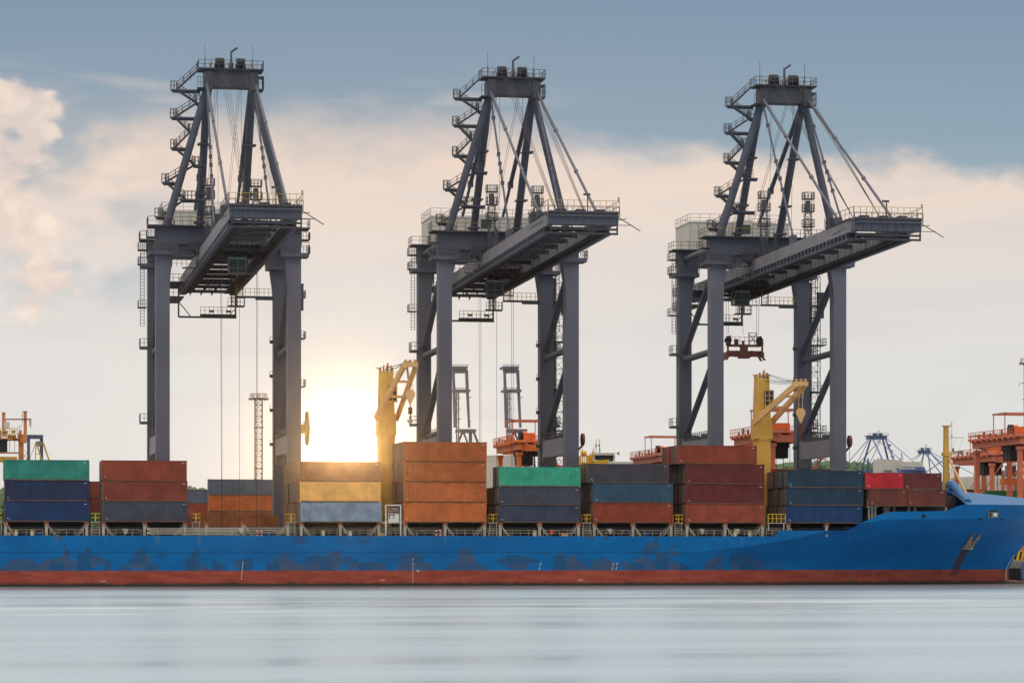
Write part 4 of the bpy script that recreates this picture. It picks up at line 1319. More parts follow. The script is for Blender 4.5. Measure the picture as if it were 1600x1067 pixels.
    for i, ((xa, za), (xb, zb2)) in enumerate(zip(nodes, nodes[1:])):
        ya, yb = ty(za), ty(zb2)
        m = MB()
        for o_ in (-.35, .35): m.bar((xa, ya + o_, za), (xb, yb + o_, zb2), .1, .28)
        n_ = max(4, int(abs(za - zb2) / .3))
        for k in range(n_ + 1):
            t = k / n_
            m.box(xa + (xb - xa) * t - .12, xa + (xb - xa) * t + .12, ya - .32, ya + .32, za + (zb2 - za) * t - .02, za + (zb2 - za) * t + .03)
        for o_ in (-.38, .38):
            for h_ in (.55, 1.05): m.bar((xa, ya + o_, za + h_), (xb, yb + o_, zb2 + h_), .055)
            for k in range(4):
                t = k / 3; p = Vector((xa + (xb - xa) * t, ya + o_, za + (zb2 - za) * t)); m.bar(p, p + Vector((0, 0, 1.05)), .06)
        part('stair_flight', m, 'rail_grey')
    for (x0, x1, zz, fin) in ((-8.95, -4.5, 75.5, -8.0), (-9.0, -5.2, 71.4, -8.0), (-8.9, -6.5, 66.8, -8.0), (-10.2, -7.9, 61.6, -9.2), (-11.2, -8.8, 56.4, -10.0),
                           (-5.3, -4.2, 73.6, -4.5), (-6.2, -4.8, 69.2, -5), (-5.6, -3.4, 64.3, -4.2), (-7.4, -3.6, 59.1, -5)):
        yy = ty(zz)
        m = MB().box(x0, x1, yy - .55, yy + .55, zz - .22, zz).box(x0 + .2, x1, yy - .1, yy + .1, zz - .5, zz - .22)
        sl_ = part('stair_landing', m, 'crane_paint')
        xe = min(x1, fin)
        r_ = MB().rail([(xe, yy - .55, zz), (x0, yy - .55, zz), (x0, yy + .55, zz), (xe, yy + .55, zz)], 1.25, .55, .07)
        part('railing', r_, 'rail_grey', sl_)
    # ---- machinery house and control hut
    m = MB().box(-8.7, 8.4, 22.4, 32.6, 53.6, 59.7)
    m.box(-8.8, 8.5, 22.3, 32.7, 59.7, 59.9)
    mh = part('machinery_house', m, 'house_white')
    r_ = MB().rail([(-8.7, 22.5, 59.9), (8.3, 22.5, 59.9), (8.3, 32.5, 59.9), (-8.7, 32.5, 59.9)], 1.3, 1.7, .06, True)
    part('railing', r_, 'crane_light', mh)
    m = MB(); 
    for k in range(12): m.box(-8.72 + k * 1.44, -8.66 + k * 1.44, 22.36, 22.4, 53.6, 59.7)
    part('panel_joint', m, 'crane_light', mh)
    m = MB().box(-1.3, 1.0, 19.0, 21.0, 57.0, 59.9).box(-1.4, 1.1, 18.9, 21.1, 56.8, 57.0).rail([(-1.3, 19.1, 59.9), (1.0, 19.1, 59.9)], 1.1, .6, .06).bar((-1, 20, 54.9), (-1, 20, 56.8), .2).bar((.7, 20, 54.9), (.7, 20, 56.8), .2)
    ht = part('checker_hut', m, 'house_white')
    part('window', MB().box(-1.0, .75, 18.93, 18.99, 57.6, 59.1), 'green_glass', ht)
    # ladder towers on the girders
    for xx, yy in ((-3.4, -4.5), (3.8, -4.5)):
        m = MB(); lattice(m, (xx, yy, 51.2), (xx, yy, 58.4), 1.0, .1, 8)
        for zz in (56.2, 58.6, 60.6):
            m.box(xx - .8, xx + .9, yy - .7, yy + .7, zz, zz + .15)
            if zz < 60: m.rail([(xx - .8, yy - .7, zz), (xx + .9, yy - .7, zz), (xx + .9, yy + .7, zz), (xx - .8, yy + .7, zz)], 1.2, .6, .07, True)
        m.tube((xx, yy, 58.7), (xx, yy, 60.4), .42, 10)
        for q_ in ((-.7, -.6), (.8, -.6), (.8, .6), (-.7, .6)): m.bar((xx + q_[0], yy + q_[1], 58.6), (xx + q_[0], yy + q_[1], 61.7), .07)
        m.rail([(xx - .8, yy - .7, 60.6), (xx + .9, yy - .7, 60.6), (xx + .9, yy + .7, 60.6), (xx - .8, yy + .7, 60.6)], 1.1, .6, .07, True)
        part('boom_latch_tower', m, 'rail_grey')
    # ropes
    m = MB()
    for cx in (-1.6, 2.0):
        for k in range(4):
            m.bar((cx + k * .34 - .2, apex_y - 1.0, 79.0), (cx * 1.15 + k * .2, -48 + k * .5, zt(-48) + .6), .045)
    for cx in (-2.0, 1.6):
        for k in range(2): m.bar((cx + k * .3, apex_y + 1.0, 79.0), (cx * .9 + k * .3, 24, 57.0), .045)
        m.bar((cx, apex_y, 78.4), (cx + .4, -1, 52), .045)
    part('boom_hoist_ropes', m, 'rope')
    # rear hanging frame, rear cross walks
    m = MB()
    yr = 39.0
    m.bar((-4.9, yr, 50.0), (-4.9, yr, 44.1), .26); m.bar((4.6, yr, 48.2), (4.6, yr, 44.1), .26)
    m.bar((-4.9, yr, 44.1), (4.75, yr, 44.1), .3); m.bar((-4.7, yr, 46.4), (-2.9, yr, 44.2), .15); m.bar((4.5, yr, 45.5), (3.2, yr, 44.2), .12)
    m.box(-1.3, 4.5, yr - .6, yr + .6, 44.3, 44.6)
    hf = part('rear_hanging_frame', m, 'crane_dark')
    r_ = MB().rail([(-1.3, yr - .6, 44.6), (4.5, yr - .6, 44.6)], 1.2, .75, .07)
    for k in (0.2, 3.0): r_.box(k, k + .8, yr - .3, yr, 44.9, 45.3)
    part('railing', r_, 'rail_yellow', hf)
    m = MB()
    m.box(3.2, 6.0, 37.6, 38.9, 45.8, 46.05); m.rail([(3.2, 37.6, 46.05), (6.0, 37.6, 46.05), (6.0, 38.9, 46.05)], 1.2, .7, .07)
    lattice(m, (4.3, 38.2, 46), (4.3, 38.2, 49.6), 1.0, .09, 5)
    part('rear_ladder_platform', m, 'rail_grey')
    for (yy, z0) in ((40.4, 48.3), (33, 48.4), (26, 48.4)):
        m = MB().box(-4.7, 4.7, yy - .3, yy + .5, z0, z0 + .5)
        for k in range(3): m.prism([(-3 + k * 1.8, z0), (-2.6 + k * 1.8, z0), (-2.9 + k * 1.8, z0 - .6)], 'y', yy - .2, yy)
        part('rear_crosswalk', m, 'crane_dark')
    for (yy, z0) in ((40.4, 48.8), (33, 48.9), (26, 48.9)): part('rear_railing', MB().rail([(-4.6, yy - .25, z0), (4.6, yy - .25, z0)], 1.2, .8, .07), 'rail_grey')
    r_ = MB()
    for k in range(6): r_.bar((-1 + k * .45, 36, 48.0), (-1 + k * .45, 36, 50.6), .12)
    part('rear_posts', r_, 'rail_grey')
    # left rear walkway on the girder
    m = MB().box(-7.4, -4.8, 28, 40, 46.4, 46.6)
    for zz in (46.6, 49.0): m.rail([(-7.4, 28, zz), (-7.4, 40, zz)], 1.2, 1.2, .07); m.rail([(-7.4, 28, zz), (-4.8, 28, zz)], 1.2, 1.0, .07)
    m.box(-7.4, -4.8, 28, 40, 48.9, 49.0)
    for k in (28.2, 34, 39.8): m.bar((-7.3, k, 46.5), (-7.3, k, 51), .12)
    part('rear_side_walkway', m, 'rail_grey')
    # walkway from the right far leg
    m = MB().box(6.2, 9.05, 20.0, 21.2, 45.55, 46.1).box(3.0, 6.2, 20.0, 21.2, 45.85, 46.1)
    wk = part('leg_walkway', m, 'crane_dark')
    r_ = MB().rail([(3.0, 20.0, 46.1), (9.0, 20.0, 46.1)], 1.2, .8, .07)
    part('railing', r_, 'rail_yellow', wk)
    m = MB()
    for xx in (3.0, 4.1): m.bar((xx, 20.2, 45.9), (xx, 20.2, 50.2), .16)
    for k in range(6): m.bar((3.0, 20.2, 46.4 + k * .7), (4.1, 20.2, 46.4 + k * .7), .09)
    part('walkway_ladder', m, 'rust_cap')
    return root

def trolley_parts(root, yy, drop_z, spreader):
    O = (0, 0, QZ)
    def part(n_, mb, mt, p=root): return obj(n_, mb, mt, p, O)
    m = MB().box(-3.5, 3.5, yy - 3.4, yy + 3.4, 48.9, 49.5)
    for k in range(14):
        x_ = random.uniform(-3.2, 2.4); y_ = yy + random.uniform(-3.2, 2.4)
        m.box(x_, x_ + random.uniform(.4, 1.2), y_, y_ + random.uniform(.4, 1.2), 48.3 + random.uniform(0, .4), 50.0 + random.uniform(0, .6))
    for xx in (-3, -1, 1, 3): m.bar((xx, yy - 3.4, 48.6), (xx, yy + 3.4, 48.6), .25)
    for k in (-2.8, 2.8): m.tube((-3.3, yy + k, 49.9), (3.3, yy + k, 49.9), .45, 14)
    tr = part('trolley', m, 'black')
    part('trolley_rail_guard', MB().rail([(-3.4, yy - 3.5, 49.5), (3.4, yy - 3.5, 49.5)], 1.0, .8, .06), 'rail_grey', tr)
    xx = -.3
    m = MB().box(xx - 1.3, xx + 1.3, yy - .6, yy + 1.8, 45.95, 46.1).box(xx - 1.3, xx + 1.3, yy - .6, yy + 1.8, 48.0, 48.35).box(xx - 1.3, xx + 1.3, yy + 1.2, yy + 1.8, 46.1, 48.0)
    for (a, c) in ((-1.3, -.6), (1.2, -.6), (-.05, -.6)): m.box(xx + a, xx + a + .1, yy + c, yy + c + .1, 46.1, 48.0)
    m.box(xx - 1.3, xx + 1.3, yy - .62, yy - .55, 46.75, 46.85)
    for a in (-1.1, 1.1): m.box(xx + a - .1, xx + a + .1, yy, yy + .2, 48.35, 48.9)
    cb = part('operator_cab', m, 'crane_light')
    part('window', MB().box(xx - 1.22, xx + 1.22, yy - .5, yy + 1.15, 46.1, 48.0), 'green_glass', cb)
    m = MB().box(xx - 1.4, xx + 2.8, yy - 1.2, yy - .65, 45.8, 45.95).rail([(xx - 1.4, yy - 1.2, 45.95), (xx + 2.8, yy - 1.2, 45.95)], 1.15, .6, .06)
    part('cab_walkway', m, 'rail_grey', cb)
    m = MB()
    zs = 41.0 if spreader else drop_z
    for a in (-2.6, 2.5):
        for q_ in (-.9, .9):
            m.bar((a * 1.05, yy + q_, 49.0), (a, yy + q_ * .6, zs), .05)
    m.bar((0, yy, 49.0), (0, yy, zs), .05)
    part('hoist_ropes', m, 'rope')

crane1 = build_sts()
crane1.location = (39.45, YCR, QZ)
crane1['label'] = 'grey container crane on the left, large yellow cable reel on its right leg'
base_children = [o.name for o in crane1.children]
crane2 = dup(crane1, (83.25, YCR, QZ), 'grey container crane in the middle, standing over the four-high orange stack')
crane3 = dup(crane1, (126.9, YCR, QZ), 'grey container crane on the right, an orange red spreader hanging beneath its boom')
trolley_parts(crane1, -19.0, 8.0, False)
trolley_parts(crane2, 10.0, 10.0, False)
trolley_parts(crane3, 21.0, 41.0, True)
# cable reels
m = MB()
m.tube((12.0, -.4, 24.0), (12.3, -.4, 24.0), 2.65, 40); m.tube((11.75, -.4, 24.0), (12.6, -.4, 24.0), .5, 16)
rl = obj('cable_reel', m, 'reel_yellow', crane1, (0, 0, QZ), label='large round yellow reel seen edge-on')
obj('reel_bracket', MB().box(11.15, 11.9, -.7, .1, 23.2, 24.6).rail([(11.2, -1.2, 22.6), (13.3, -1.2, 22.6)], 1.2, .7, .06), 'rail_yellow', rl, (0, 0, QZ))
for cr in (crane2, crane3):
    m = MB().tube((11.7, -.4, 22.6), (12.1, -.4, 22.6), .95, 20).bar((11.15, -.4, 20.9), (11.9, -.4, 21.7), .3)
    m.bar((11.9, -.4, 8), (11.9, -.4, 22), .05).box(11.3, 12.1, -.5, -.3, 16, 16.15)
    obj('cable_reel', m, 'spreader_red', cr, (0, 0, QZ))
# rigged spreader under crane three: a lifted-off thing of its own
sp = thing('container_spreader', 'orange red container spreader hanging on ropes under the right crane', 'spreader', (126.9 + .15, YCR + 21, 36.9))
def so_(n_, mb, mt, p=sp): return obj(n_, mb, mt, p)
m = MB().box(-2.9, 2.9, -.5, .5, .5, 1.45)
for k in (-1.3, 1.3): m.box(k - .12, k + .12, -.56, .56, .45, 1.5)
for k in (-2.2, -1.0, 1.0, 2.2): m.box(k - .05, k + .05, -.55, -.5, .5, 1.45)
so_('main_beam', m, 'spreader_red')
for sx in (-1, 1):
    m = MB().box(sx * 2.95 - .22, sx * 2.95 + .22, -1.2, 1.2, .35, 1.2)
    m.prism([(sx * 3.0, .4), (sx * 3.3, .2), (sx * 3.45, -.15), (sx * 3.1, -.15), (sx * 2.85, .3)], 'y', -1.2, -.9)
    m.prism([(sx * 3.0, .4), (sx * 3.3, .2), (sx * 3.45, -.15), (sx * 3.1, -.15), (sx * 2.85, .3)], 'y', .9, 1.2)
    m.bar((sx * 2.9, -.8, 1.0), (sx * 3.0, -.8, 3.0), .28)
    so_('end_arm', m, 'spreader_red')
    m = MB()
    for q_ in (-.55, .55):
        m.tube((sx * 2.7, q_ - .12, 3.2), (sx * 2.7, q_ + .12, 3.2), .48, 14); m.box(sx * 2.7 - .2, sx * 2.7 + .2, q_ - .2, q_ + .2, 2.3, 3.9)
    so_('rope_pulley', m, 'black')
m = MB().box(-2.8, 2.8, -.6, .6, 2.15, 2.5)
m.box(-.55, .55, -.62, .62, .45, 2.2)
for k in (-.35, 0, .35): m.tube((k, -.66, 1.2), (k, .66, 1.2), .16, 10)
m.box(-.9, .9, -.58, .58, .2, .5)
so_('head_block', m, 'spreader_red')
m = MB().rail([(-2.5, -.6, 2.5), (2.5, -.6, 2.5)], 1.2, .8, .06).box(-1.6, -1.0, -.3, .3, 2.5, 3.4).box(-.3, 0, -.3, .3, 2.5, 3.1)
for xx in (.75, 2.15): m.bar((xx, -.3, 2.5), (xx, -.3, 4.5), .1)
for zz in (3.2, 3.9, 4.45): m.bar((.75, -.3, zz), (2.15, -.3, zz), .1)
m.bar((.75, -.3, 2.5), (2.15, -.3, 4.4), .08); m.bar((2.15, -.3, 2.5), (.75, -.3, 4.4), .08)
m.bar((-2.3, -.3, 2.5), (-2.3, -.3, 4.1), .1)
so_('service_cage', m, 'spreader_red')

# ================================================================== BACKGROUND
# lamp mast
def lamp_mast(u, Y, vtop, label, half=False):
    p = P3(u, vtop, Y)
    t = thing('light_mast', label, 'light mast', (p.x, Y, QZ))
    O = (p.x, Y, QZ)
    zt = p.z
    m = MB(); lattice(m, (p.x, Y, QZ), (p.x, Y, zt - .8), 1.35, .13, 28); 
    for zz in (.33, .55, .8): m.box(p.x - .9, p.x + .9, Y - .9, Y + .9, QZ + (zt - QZ) * zz, QZ + (zt - QZ) * zz + .15)
    obj('lattice_tower', m, 'lamp_tan', t, O)
    m = MB().tube((p.x, Y, zt - .9), (p.x, Y, zt - .6), 1.2, 16, 1.7)
    m.rail([(p.x + 1.6 * math.cos(k * .7854), Y + 1.6 * math.sin(k * .7854), zt - .6) for k in range(8)], .8, 1.3, .09, True)
    obj('head_ring', m, 'lamp_tan', t, O)
    m = MB()
    for k in range(10):
        a = k * .628; m.box(p.x + 1.7 * math.cos(a) - .2, p.x + 1.7 * math.cos(a) + .2, Y + 1.7 * math.sin(a) - .2, Y + 1.7 * math.sin(a) + .2, zt - .95, zt - .6)
    obj('floodlight', m, 'lock_rod', t, O)
    return t, O, p
lamp_mast(404, 560, 617, 'brown lattice lighting mast with a ring of lamps between the legs of the left crane')
lt, LO, lp = lamp_mast(1607, 560, 562, 'lighting mast head poking in at the right edge of the sky')
q_ = P3(1592, 599, 560)
obj('cable_arm', MB().bar((q_.x, 560, q_.z), (lp.x, 560, q_.z), .08).bar((q_.x, 560, q_.z), (q_.x, 560, q_.z - .6), .06).bar((q_.x + .6, 560, q_.z), (q_.x + 1.6, 560, q_.z + .6), .06), 'rope', lt, LO)

# rubber-tyred gantries
def rtg(X, Y, label, mt='rtg_orange', span=23.0, base=6.6, ztop=26.0, cab=True):
    t = thing('yard_gantry_crane', label, 'gantry crane', (X, Y, QZ), 'orange yard gantries behind the ship')
    O = (0, 0, QZ)
    def part(n_, mb, m2=mt, p=t): return obj(n_, mb, m2, p, O)
    for sx in (0, 1):
        for sy in (0, 1):
            x_, y_ = sx * base, sy * span
            part('leg', MB().box(x_ - .4, x_ + .4, y_ - .45, y_ + .45, QZ + 1.6, ztop - 2.6).prism([(x_ - .55, ztop - 2.6), (x_ + .55, ztop - 2.6), (x_ + .55, ztop - 3.2), (x_ - .55, ztop - 3.2)], 'y', y_ - .7, y_ + .7))
            wm = MB()
            for k in (-.8, .8): wm.tube((x_ + k, y_ - .3, QZ + .75), (x_ + k, y_ + .3, QZ + .75), .75, 14)
            part('wheel', wm, 'black')
    for sx in (0, 1):
        part('main_girder', MB().box(sx * base - .5, sx * base + .5, -1.2, span + 1.2, ztop - 2.2, ztop - .9))
        m = MB().box(sx * base - 1.2, sx * base + 1.2, -1.6, span + 1.6, ztop - .88, ztop - .55)
        for k in range(9): m.box(sx * base - 1.3, sx * base + 1.3, k * span / 8 - .35, k * span / 8 + .35, ztop - 1.2, ztop - .5)
        part('girder_walkway', m)
        part('railing', MB().rail([(sx * base - 1.1, -1.5, ztop - .55), (sx * base - 1.1, span + 1.5, ztop - .55)], 1.2, 1.3, .1))
    for sy in (0, 1):
        y_ = sy * span
        part('end_tie', MB().box(.55, base - .55, y_ - .4, y_ + .4, ztop - 2.4, ztop - 1.2))
        part('middle_tie', MB().box(.45, base - .45, y_ - .25, y_ + .25, QZ + 10, QZ + 10.5))
        part('sill_tie', MB().box(.45, base - .45, y_ - .4, y_ + .4, QZ + 1.5, QZ + 2.5))
    yt = span * .45
    m = MB().box(-.4, base + .4, yt - 3, yt + 3, ztop - .5, ztop - .1)
    tr = part('trolley', m, mt)
    part('hoist_drum', MB().tube((1.6, yt, ztop + .9), (2.4, yt, ztop + .9), .85, 20), 'black', tr)
    part('machinery_cover', MB().box(2.5, base - .6, yt - 1.0, yt + 1.0, ztop + .1, ztop + 1.35).tube((2.4, yt - .1, ztop + .9), (3.2, yt - .1, ztop + .9), .8, 14), 'rtg_bright', tr)
    m = MB()
    for x_ in (-.2, base + .2):
        for y_ in (yt - 3, yt + 3): m.bar((x_, y_, ztop - .1), (x_, y_, ztop + 3.6), .15)
    m.box(-.3, base + .3, yt - 3.2, yt - 2.8, ztop + 3.5, ztop + 3.8).box(-.3, base + .3, yt + 2.8, yt + 3.2, ztop + 3.5, ztop + 3.8)
    m.box(-.4, -.1, yt - 3.2, yt + 3.2, ztop + 3.5, ztop + 3.8).box(base + .1, base + .4, yt - 3.2, yt + 3.2, ztop + 3.5, ztop + 3.8)
    part('trolley_canopy_frame', m, 'rtg_pale', tr)
    if cab:
        m = MB().box(1.2, base - 1.2, yt - 2, yt + 2, ztop - 4.9, ztop - 3.0)
        for k in range(6): m.box(1.0 + k * .8, 1.35 + k * .8, yt - 2.2, yt + 2.2, ztop - 3.1, ztop - 1.4)
        part('hanging_head_block', m, 'black', tr)
        part('spreader', MB().box(.3, base - .3, yt - 1.2, yt + 1.2, ztop - 9.2, ztop - 8.2).bar((1.5, yt, ztop - 8.2), (1.5, yt, ztop - 4.9), .08).bar((base - 1.5, yt, ztop - 8.2), (base - 1.5, yt, ztop - 4.9), .08), 'rtg_bright', tr)
    # stair tower
    m = MB()
    for k in range(4):
        z0 = QZ + 3 + k * 4.2
        m.bar((base + .6, .2, z0), (base + 2.6, .2, z0 + 2.0), .12, .3).bar((base + 2.6, .2, z0 + 2.0), (base + .6, .2, z0 + 4.2), .12, .3)
        m.box(base + 2.0, base + 3.2, -.5, .7, z0 + 1.9, z0 + 2.1); m.rail([(base + 2.0, -.5, z0 + 2.1), (base + 3.2, -.5, z0 + 2.1)], 1.1, .6, .07)
    part('stairs', m)
    part('brace', MB().bar((0, 0, QZ + 11), (base, 0, ztop - 3), .18))
    part('brace', MB().bar((0, span, QZ + 11), (base, span, ztop - 3), .18))
    part('side_brace', MB().bar((base, .6, QZ + 6), (base, 7, ztop - 2.2), .28))
    m = MB(); lattice(m, (base + .9, span * .3, QZ + 8), (base + .9, span * .3, ztop - 1), .9, .09, 12)
    part('cable_ladder', m, 'rust_cap')
    part('electric_house', MB().box(-2.2, -.6, 2, 6, QZ + 2, QZ + 4.6).box(-2.3, -.5, 1.9, 6.1, QZ + 4.6, QZ + 4.75), 'rtg_pale')
    m = MB()
    for k in range(5): m.bar((.8 + k * (base - 1.6) / 4, yt - 1.6, ztop - .5), (.8 + k * (base - 1.6) / 4, yt - 1.6, ztop - 8.3), .06)
    part('hoist_ropes', m, 'rope')
    m = MB()
    for k in range(7): m.box(-.9, -.6, 1 + k * 3.1, 1.5 + k * 3.1, ztop - .5, ztop - .5 + .5 + .3 * (k % 3))
    m.box(-.95, -.55, .8, 20.5, ztop - .54, ztop - .48)
    part('deck_gear', m, 'rust_cap')
    part('operator_cab', MB().box(base + .6, base + 2.4, yt - 1, yt + 1, ztop - 5.2, ztop - 3.0).box(base + .5, base + 2.5, yt - 1.1, yt + 1.1, ztop - 3.0, ztop - 2.8), 'dark_glass')
    return t
def rtg_at(u_farleft, v_platform, Y, **k):
    """place so that the far-left leg stands at column u_farleft"""
    X = XA(u_farleft, Y)
    return X, Y
rtg(XA(811, 545) - 0.0, 545, 'bright orange yard gantry crane showing between the legs of the middle crane', 'rtg_bright', 20, 5.2, P3(800, 686, 550).z)
rtg(XA(1031, 626), 626, 'small faded orange yard gantry beside the top of the four-high maroon stack', 'rtg_pale', 23, 6.4, P3(1020, 709, 640).z)
rtg(XA(1207, 494), 494, 'dull red yard gantry crane behind the right deck crane tower', 'rtg_orange', 23, 6.4, P3(1180, 671, 500).z)
rtg(XA(1594, 502), 502, 'tallest orange yard gantry crane at the right edge behind the bow', 'rtg_orange', 23, 6.4, P3(1560, 677, 510).z)
rtg(XA(1543, 600) + 1.0, 600, 'shorter orange yard gantry standing behind the right edge one', 'rtg_orange', 23, 6.4, P3(1530, 707, 610).z)

# helper for distant objects: bars between measured points
def dist_thing(name, label, cat, u, Y): return thing(name, label, cat, (XA(u, Y), Y, QZ))
def dbar(m, u0, v0, u1, v1, w_px, Y, Y2=None, tube=False, hp=None):
    p, q = P3(u0, v0, Y), P3(u1, v1, Y2 or Y)
    s_ = MP((u0 + u1) / 2, Y)
    if tube: m.tube(p, q, w_px * s_ / 2, 8)
    else: m.bar(p, q, w_px * s_, (hp or w_px) * s_)
def dbox(m, u0, v0, u1, v1, Y, dY):
    p, q = P3(u0, v0, Y), P3(u1, v1, Y)
    m.box(min(p.x, q.x), max(p.x, q.x), Y, Y + dY, min(p.z, q.z), max(p.z, q.z))

# left orange quay crane
Y = 520; t = dist_thing('orange_quay_crane', 'orange and yellow quay crane cut by the left edge, tall posts above a railed deck', 'crane', 20, Y); O = tuple(t.location)
m = MB(); dbox(m, 29, 678, 37, 868, Y, .9); dbox(m, -22, 678, -15, 868, Y, .9)
obj('leg', m, 'warm_orange', t, O)
m = MB(); dbox(m, 3.2, 644, 8.3, 672, Y, .6); dbox(m, 2.5, 644, 9, 646, Y - .1, .8)
obj('post', m, 'warm_orange', t, O)
m = MB(); dbox(m, 37, 642, 42, 690, Y, .6); dbox(m, 35, 642, 43, 643.5, Y - .1, .8); dbox(m, 33, 686, 41.5, 692, Y - .2, .8)
obj('post', m, 'warm_orange', t, O)
m = MB(); dbox(m, 30, 672, 34, 680, Y - .2, .6); dbox(m, 28, 676, 30, 690, Y - .2, .5); dbar(m, 30, 665, 30, 674, .8, Y); dbar(m, 30, 665, 35, 665, .8, Y); dbox(m, 18, 672, 24, 676, Y - .5, 1); dbox(m, 12, 684, 20, 687, Y - 1.5, 1)
obj('hoist_gear', m, 'warm_orange', t, O)
m = MB(); dbar(m, 9, 655, 49, 655, 2.0, Y); dbar(m, 46.5, 655, 46.5, 664, 1.3, Y); dbar(m, 48.5, 655, 48, 668, 1.2, Y); dbar(m, 9, 655, 7, 661, 1.2, Y); dbar(m, 35, 645, 35, 660, 1, Y)
obj('cable_boom', m, 'rust_cap', t, O)
m = MB(); dbox(m, -22, 684, 30, 686.5, Y - 1, 6); dbox(m, -10, 672, 2, 684, Y, 3); dbox(m, 3, 673, 12, 678, Y - .5, 1.5); dbox(m, 12, 679, 25, 684, Y, 2)
obj('machinery_deck', m, 'rust_cap', t, O)
m = MB(); dbox(m, 6, 659, 15, 669, Y - .5, 1.5); dbox(m, 3, 678, 11, 682, Y - .8, 1)
obj('electric_cabinet', m, 'white_item', t, O)
m = MB(); 
for vv in (669.5, 673, 677, 681): dbar(m, -5, vv, 28, vv, .7, Y - 1)
for uu in (0, 5, 10, 15, 19, 23, 27): dbar(m, uu, 668, uu, 686, .7, Y - 1)
obj('railing', m, 'hazard_yellow', t, O)
m = MB(); dbox(m, -4, 688, 11.5, 706, Y + 1, 3); dbox(m, -4, 686.5, 13, 688, Y + .8, 3.4)
obj('operator_cab', m, 'dark_glass', t, O)
m = MB(); dbox(m, -22, 706, 29, 708.5, Y, .8); dbar(m, 15, 688, 15, 706, .8, Y); dbar(m, 23, 688, 23, 706, .8, Y); dbar(m, 37, 710, 44, 720, 1, Y); dbar(m, 36, 700, 42, 708, .5, Y); dbar(m, 42, 708, 37, 714, .5, Y)
obj('cross_tie', m, 'warm_orange', t, O)
m = MB(); dbox(m, -22, 713, 27, 722, Y, 2)
obj('yellow_sill', m, 'ship_yellow', t, O)
# dark portal and yellow A-frame
Y = 800; t = dist_thing('slate_portal_crane', 'slate blue portal frame far behind the teal green container', 'crane', 55, Y); O = tuple(t.location)
m = MB(); dbox(m, 42.5, 684, 47, 866, Y, 3); dbox(m, 62.5, 684, 67.5, 866, Y, 3); obj('leg', m, 'far_slate', t, O)
m = MB(); dbox(m, 42.5, 679, 67.5, 685, Y - .2, 3.4); obj('portal_beam', m, 'far_slate', t, O)
Y = 700; t = dist_thing('yellow_a_frame_crane', 'yellow A-frame mast beside the slate portal frame at far left', 'crane', 62, Y); O = tuple(t.location)
m = MB(); dbar(m, 57.5, 694, 66, 722, 2.2, Y); dbar(m, 66, 722, 86, 868, 2.2, Y); dbar(m, 67.5, 692, 77, 720, 2.4, Y + 5); dbar(m, 77, 720, 90, 868, 2.4, Y + 5); dbar(m, 55.5, 692, 56, 868, 1.4, Y + 5); dbar(m, 56, 690, 47, 716, 1.0, Y, None); dbar(m, 56, 709, 60, 709, 1, Y + 5)
obj('frame_leg', m, 'hazard_yellow', t, O)
m = MB(); dbox(m, 57, 689, 66, 696, Y, 5); obj('frame_head', m, 'lock_rod', t, O)
Y = 900; t = dist_thing('flat_roof_shed', 'pale flat storage roof just above the teal green container', 'building', 82, Y); O = tuple(t.location)
m = MB(); dbox(m, 60, 719.5, 105, 868, Y + 1, 30); obj('wall', m, 'house_white', t, O)
m = MB(); dbox(m, 58.5, 718.2, 106, 719.4, Y, 32); obj('roof', m, 'lock_rod', t, O)
# raised-boom cranes in the distance
def raised(uo, label, base_right):
    Y = 1500; t = dist_thing('distant_quay_crane', label, 'crane', uo + 20, Y); O = tuple(t.location); t['group'] = 'far slate cranes with raised booms'
    m = MB()
    dbar(m, uo + 2.5, 576, uo + 6, 668, 3.4, Y, tube=False); dbar(m, uo + 22, 577, uo + 27, 668, 3.4, Y); dbar(m, uo + 1, 578, uo + 3.5, 668, 1.6, Y + 12); dbar(m, uo + 24.5, 578, uo + 28, 668, 1.6, Y + 12)
    obj('raised_boom', m, 'far_slate', t, O)
    m = MB(); dbox(m, uo + 1, 572, uo + 25, 576, Y - 2, 12); dbox(m, uo + 4, 576, uo + 22, 582, Y - 1, 8)
    obj('cross_beam', m, 'far_slate', t, O)
    m = MB(); dbox(m, uo + 3, 608, uo + 29, 612, Y - 2, 12); obj('cross_beam', m, 'far_slate', t, O)
    m = MB(); 
    for vv in (571, 607): 
        for uu in range(0, 27, 3): dbar(m, uo + uu, vv - 1, uo + uu, vv + 2, .6, Y - 2)
        dbar(m, uo, vv - 1, uo + 26, vv - 1, .6, Y - 2)
    lattice(m, P3(uo + 9, 868, Y + 5), P3(uo + 9, 612, Y + 5), 1.2, .3, 40)
    for vv in (624, 640, 656): dbar(m, uo + 7, vv, uo + 14, vv - 2, 1, Y + 5)
    for vv in (622, 660): dbar(m, uo + 26, vv, uo + 31, vv - 2, 1, Y)
    obj('ladder', m, 'far_slate', t, O)
    m = MB()
    dbox(m, uo + 12, 670, uo + 38, 675, Y - 3, 14); dbar(m, uo + 29, 672, uo + 30, 868, 4.5, Y); dbar(m, uo + 33, 672, uo + 48, 710, 3, Y); dbar(m, uo + 48, 710, uo + 60, 868, 3, Y)
    dbar(m, uo + 18, 672, uo + 6, 700, 3, Y + 8); dbar(m, uo + 18, 675, uo + 32, 710, 2.4, Y + 4); dbar(m, uo + 6, 700, uo + 5, 868, 3, Y + 8)
    obj('portal_frame', m, 'far_slate', t, O)
raised(706, 'hazy slate crane with raised boom just right of the middle crane front leg', 0)
raised(786, 'hazy slate crane with raised boom rising behind the bright orange gantry', 0)
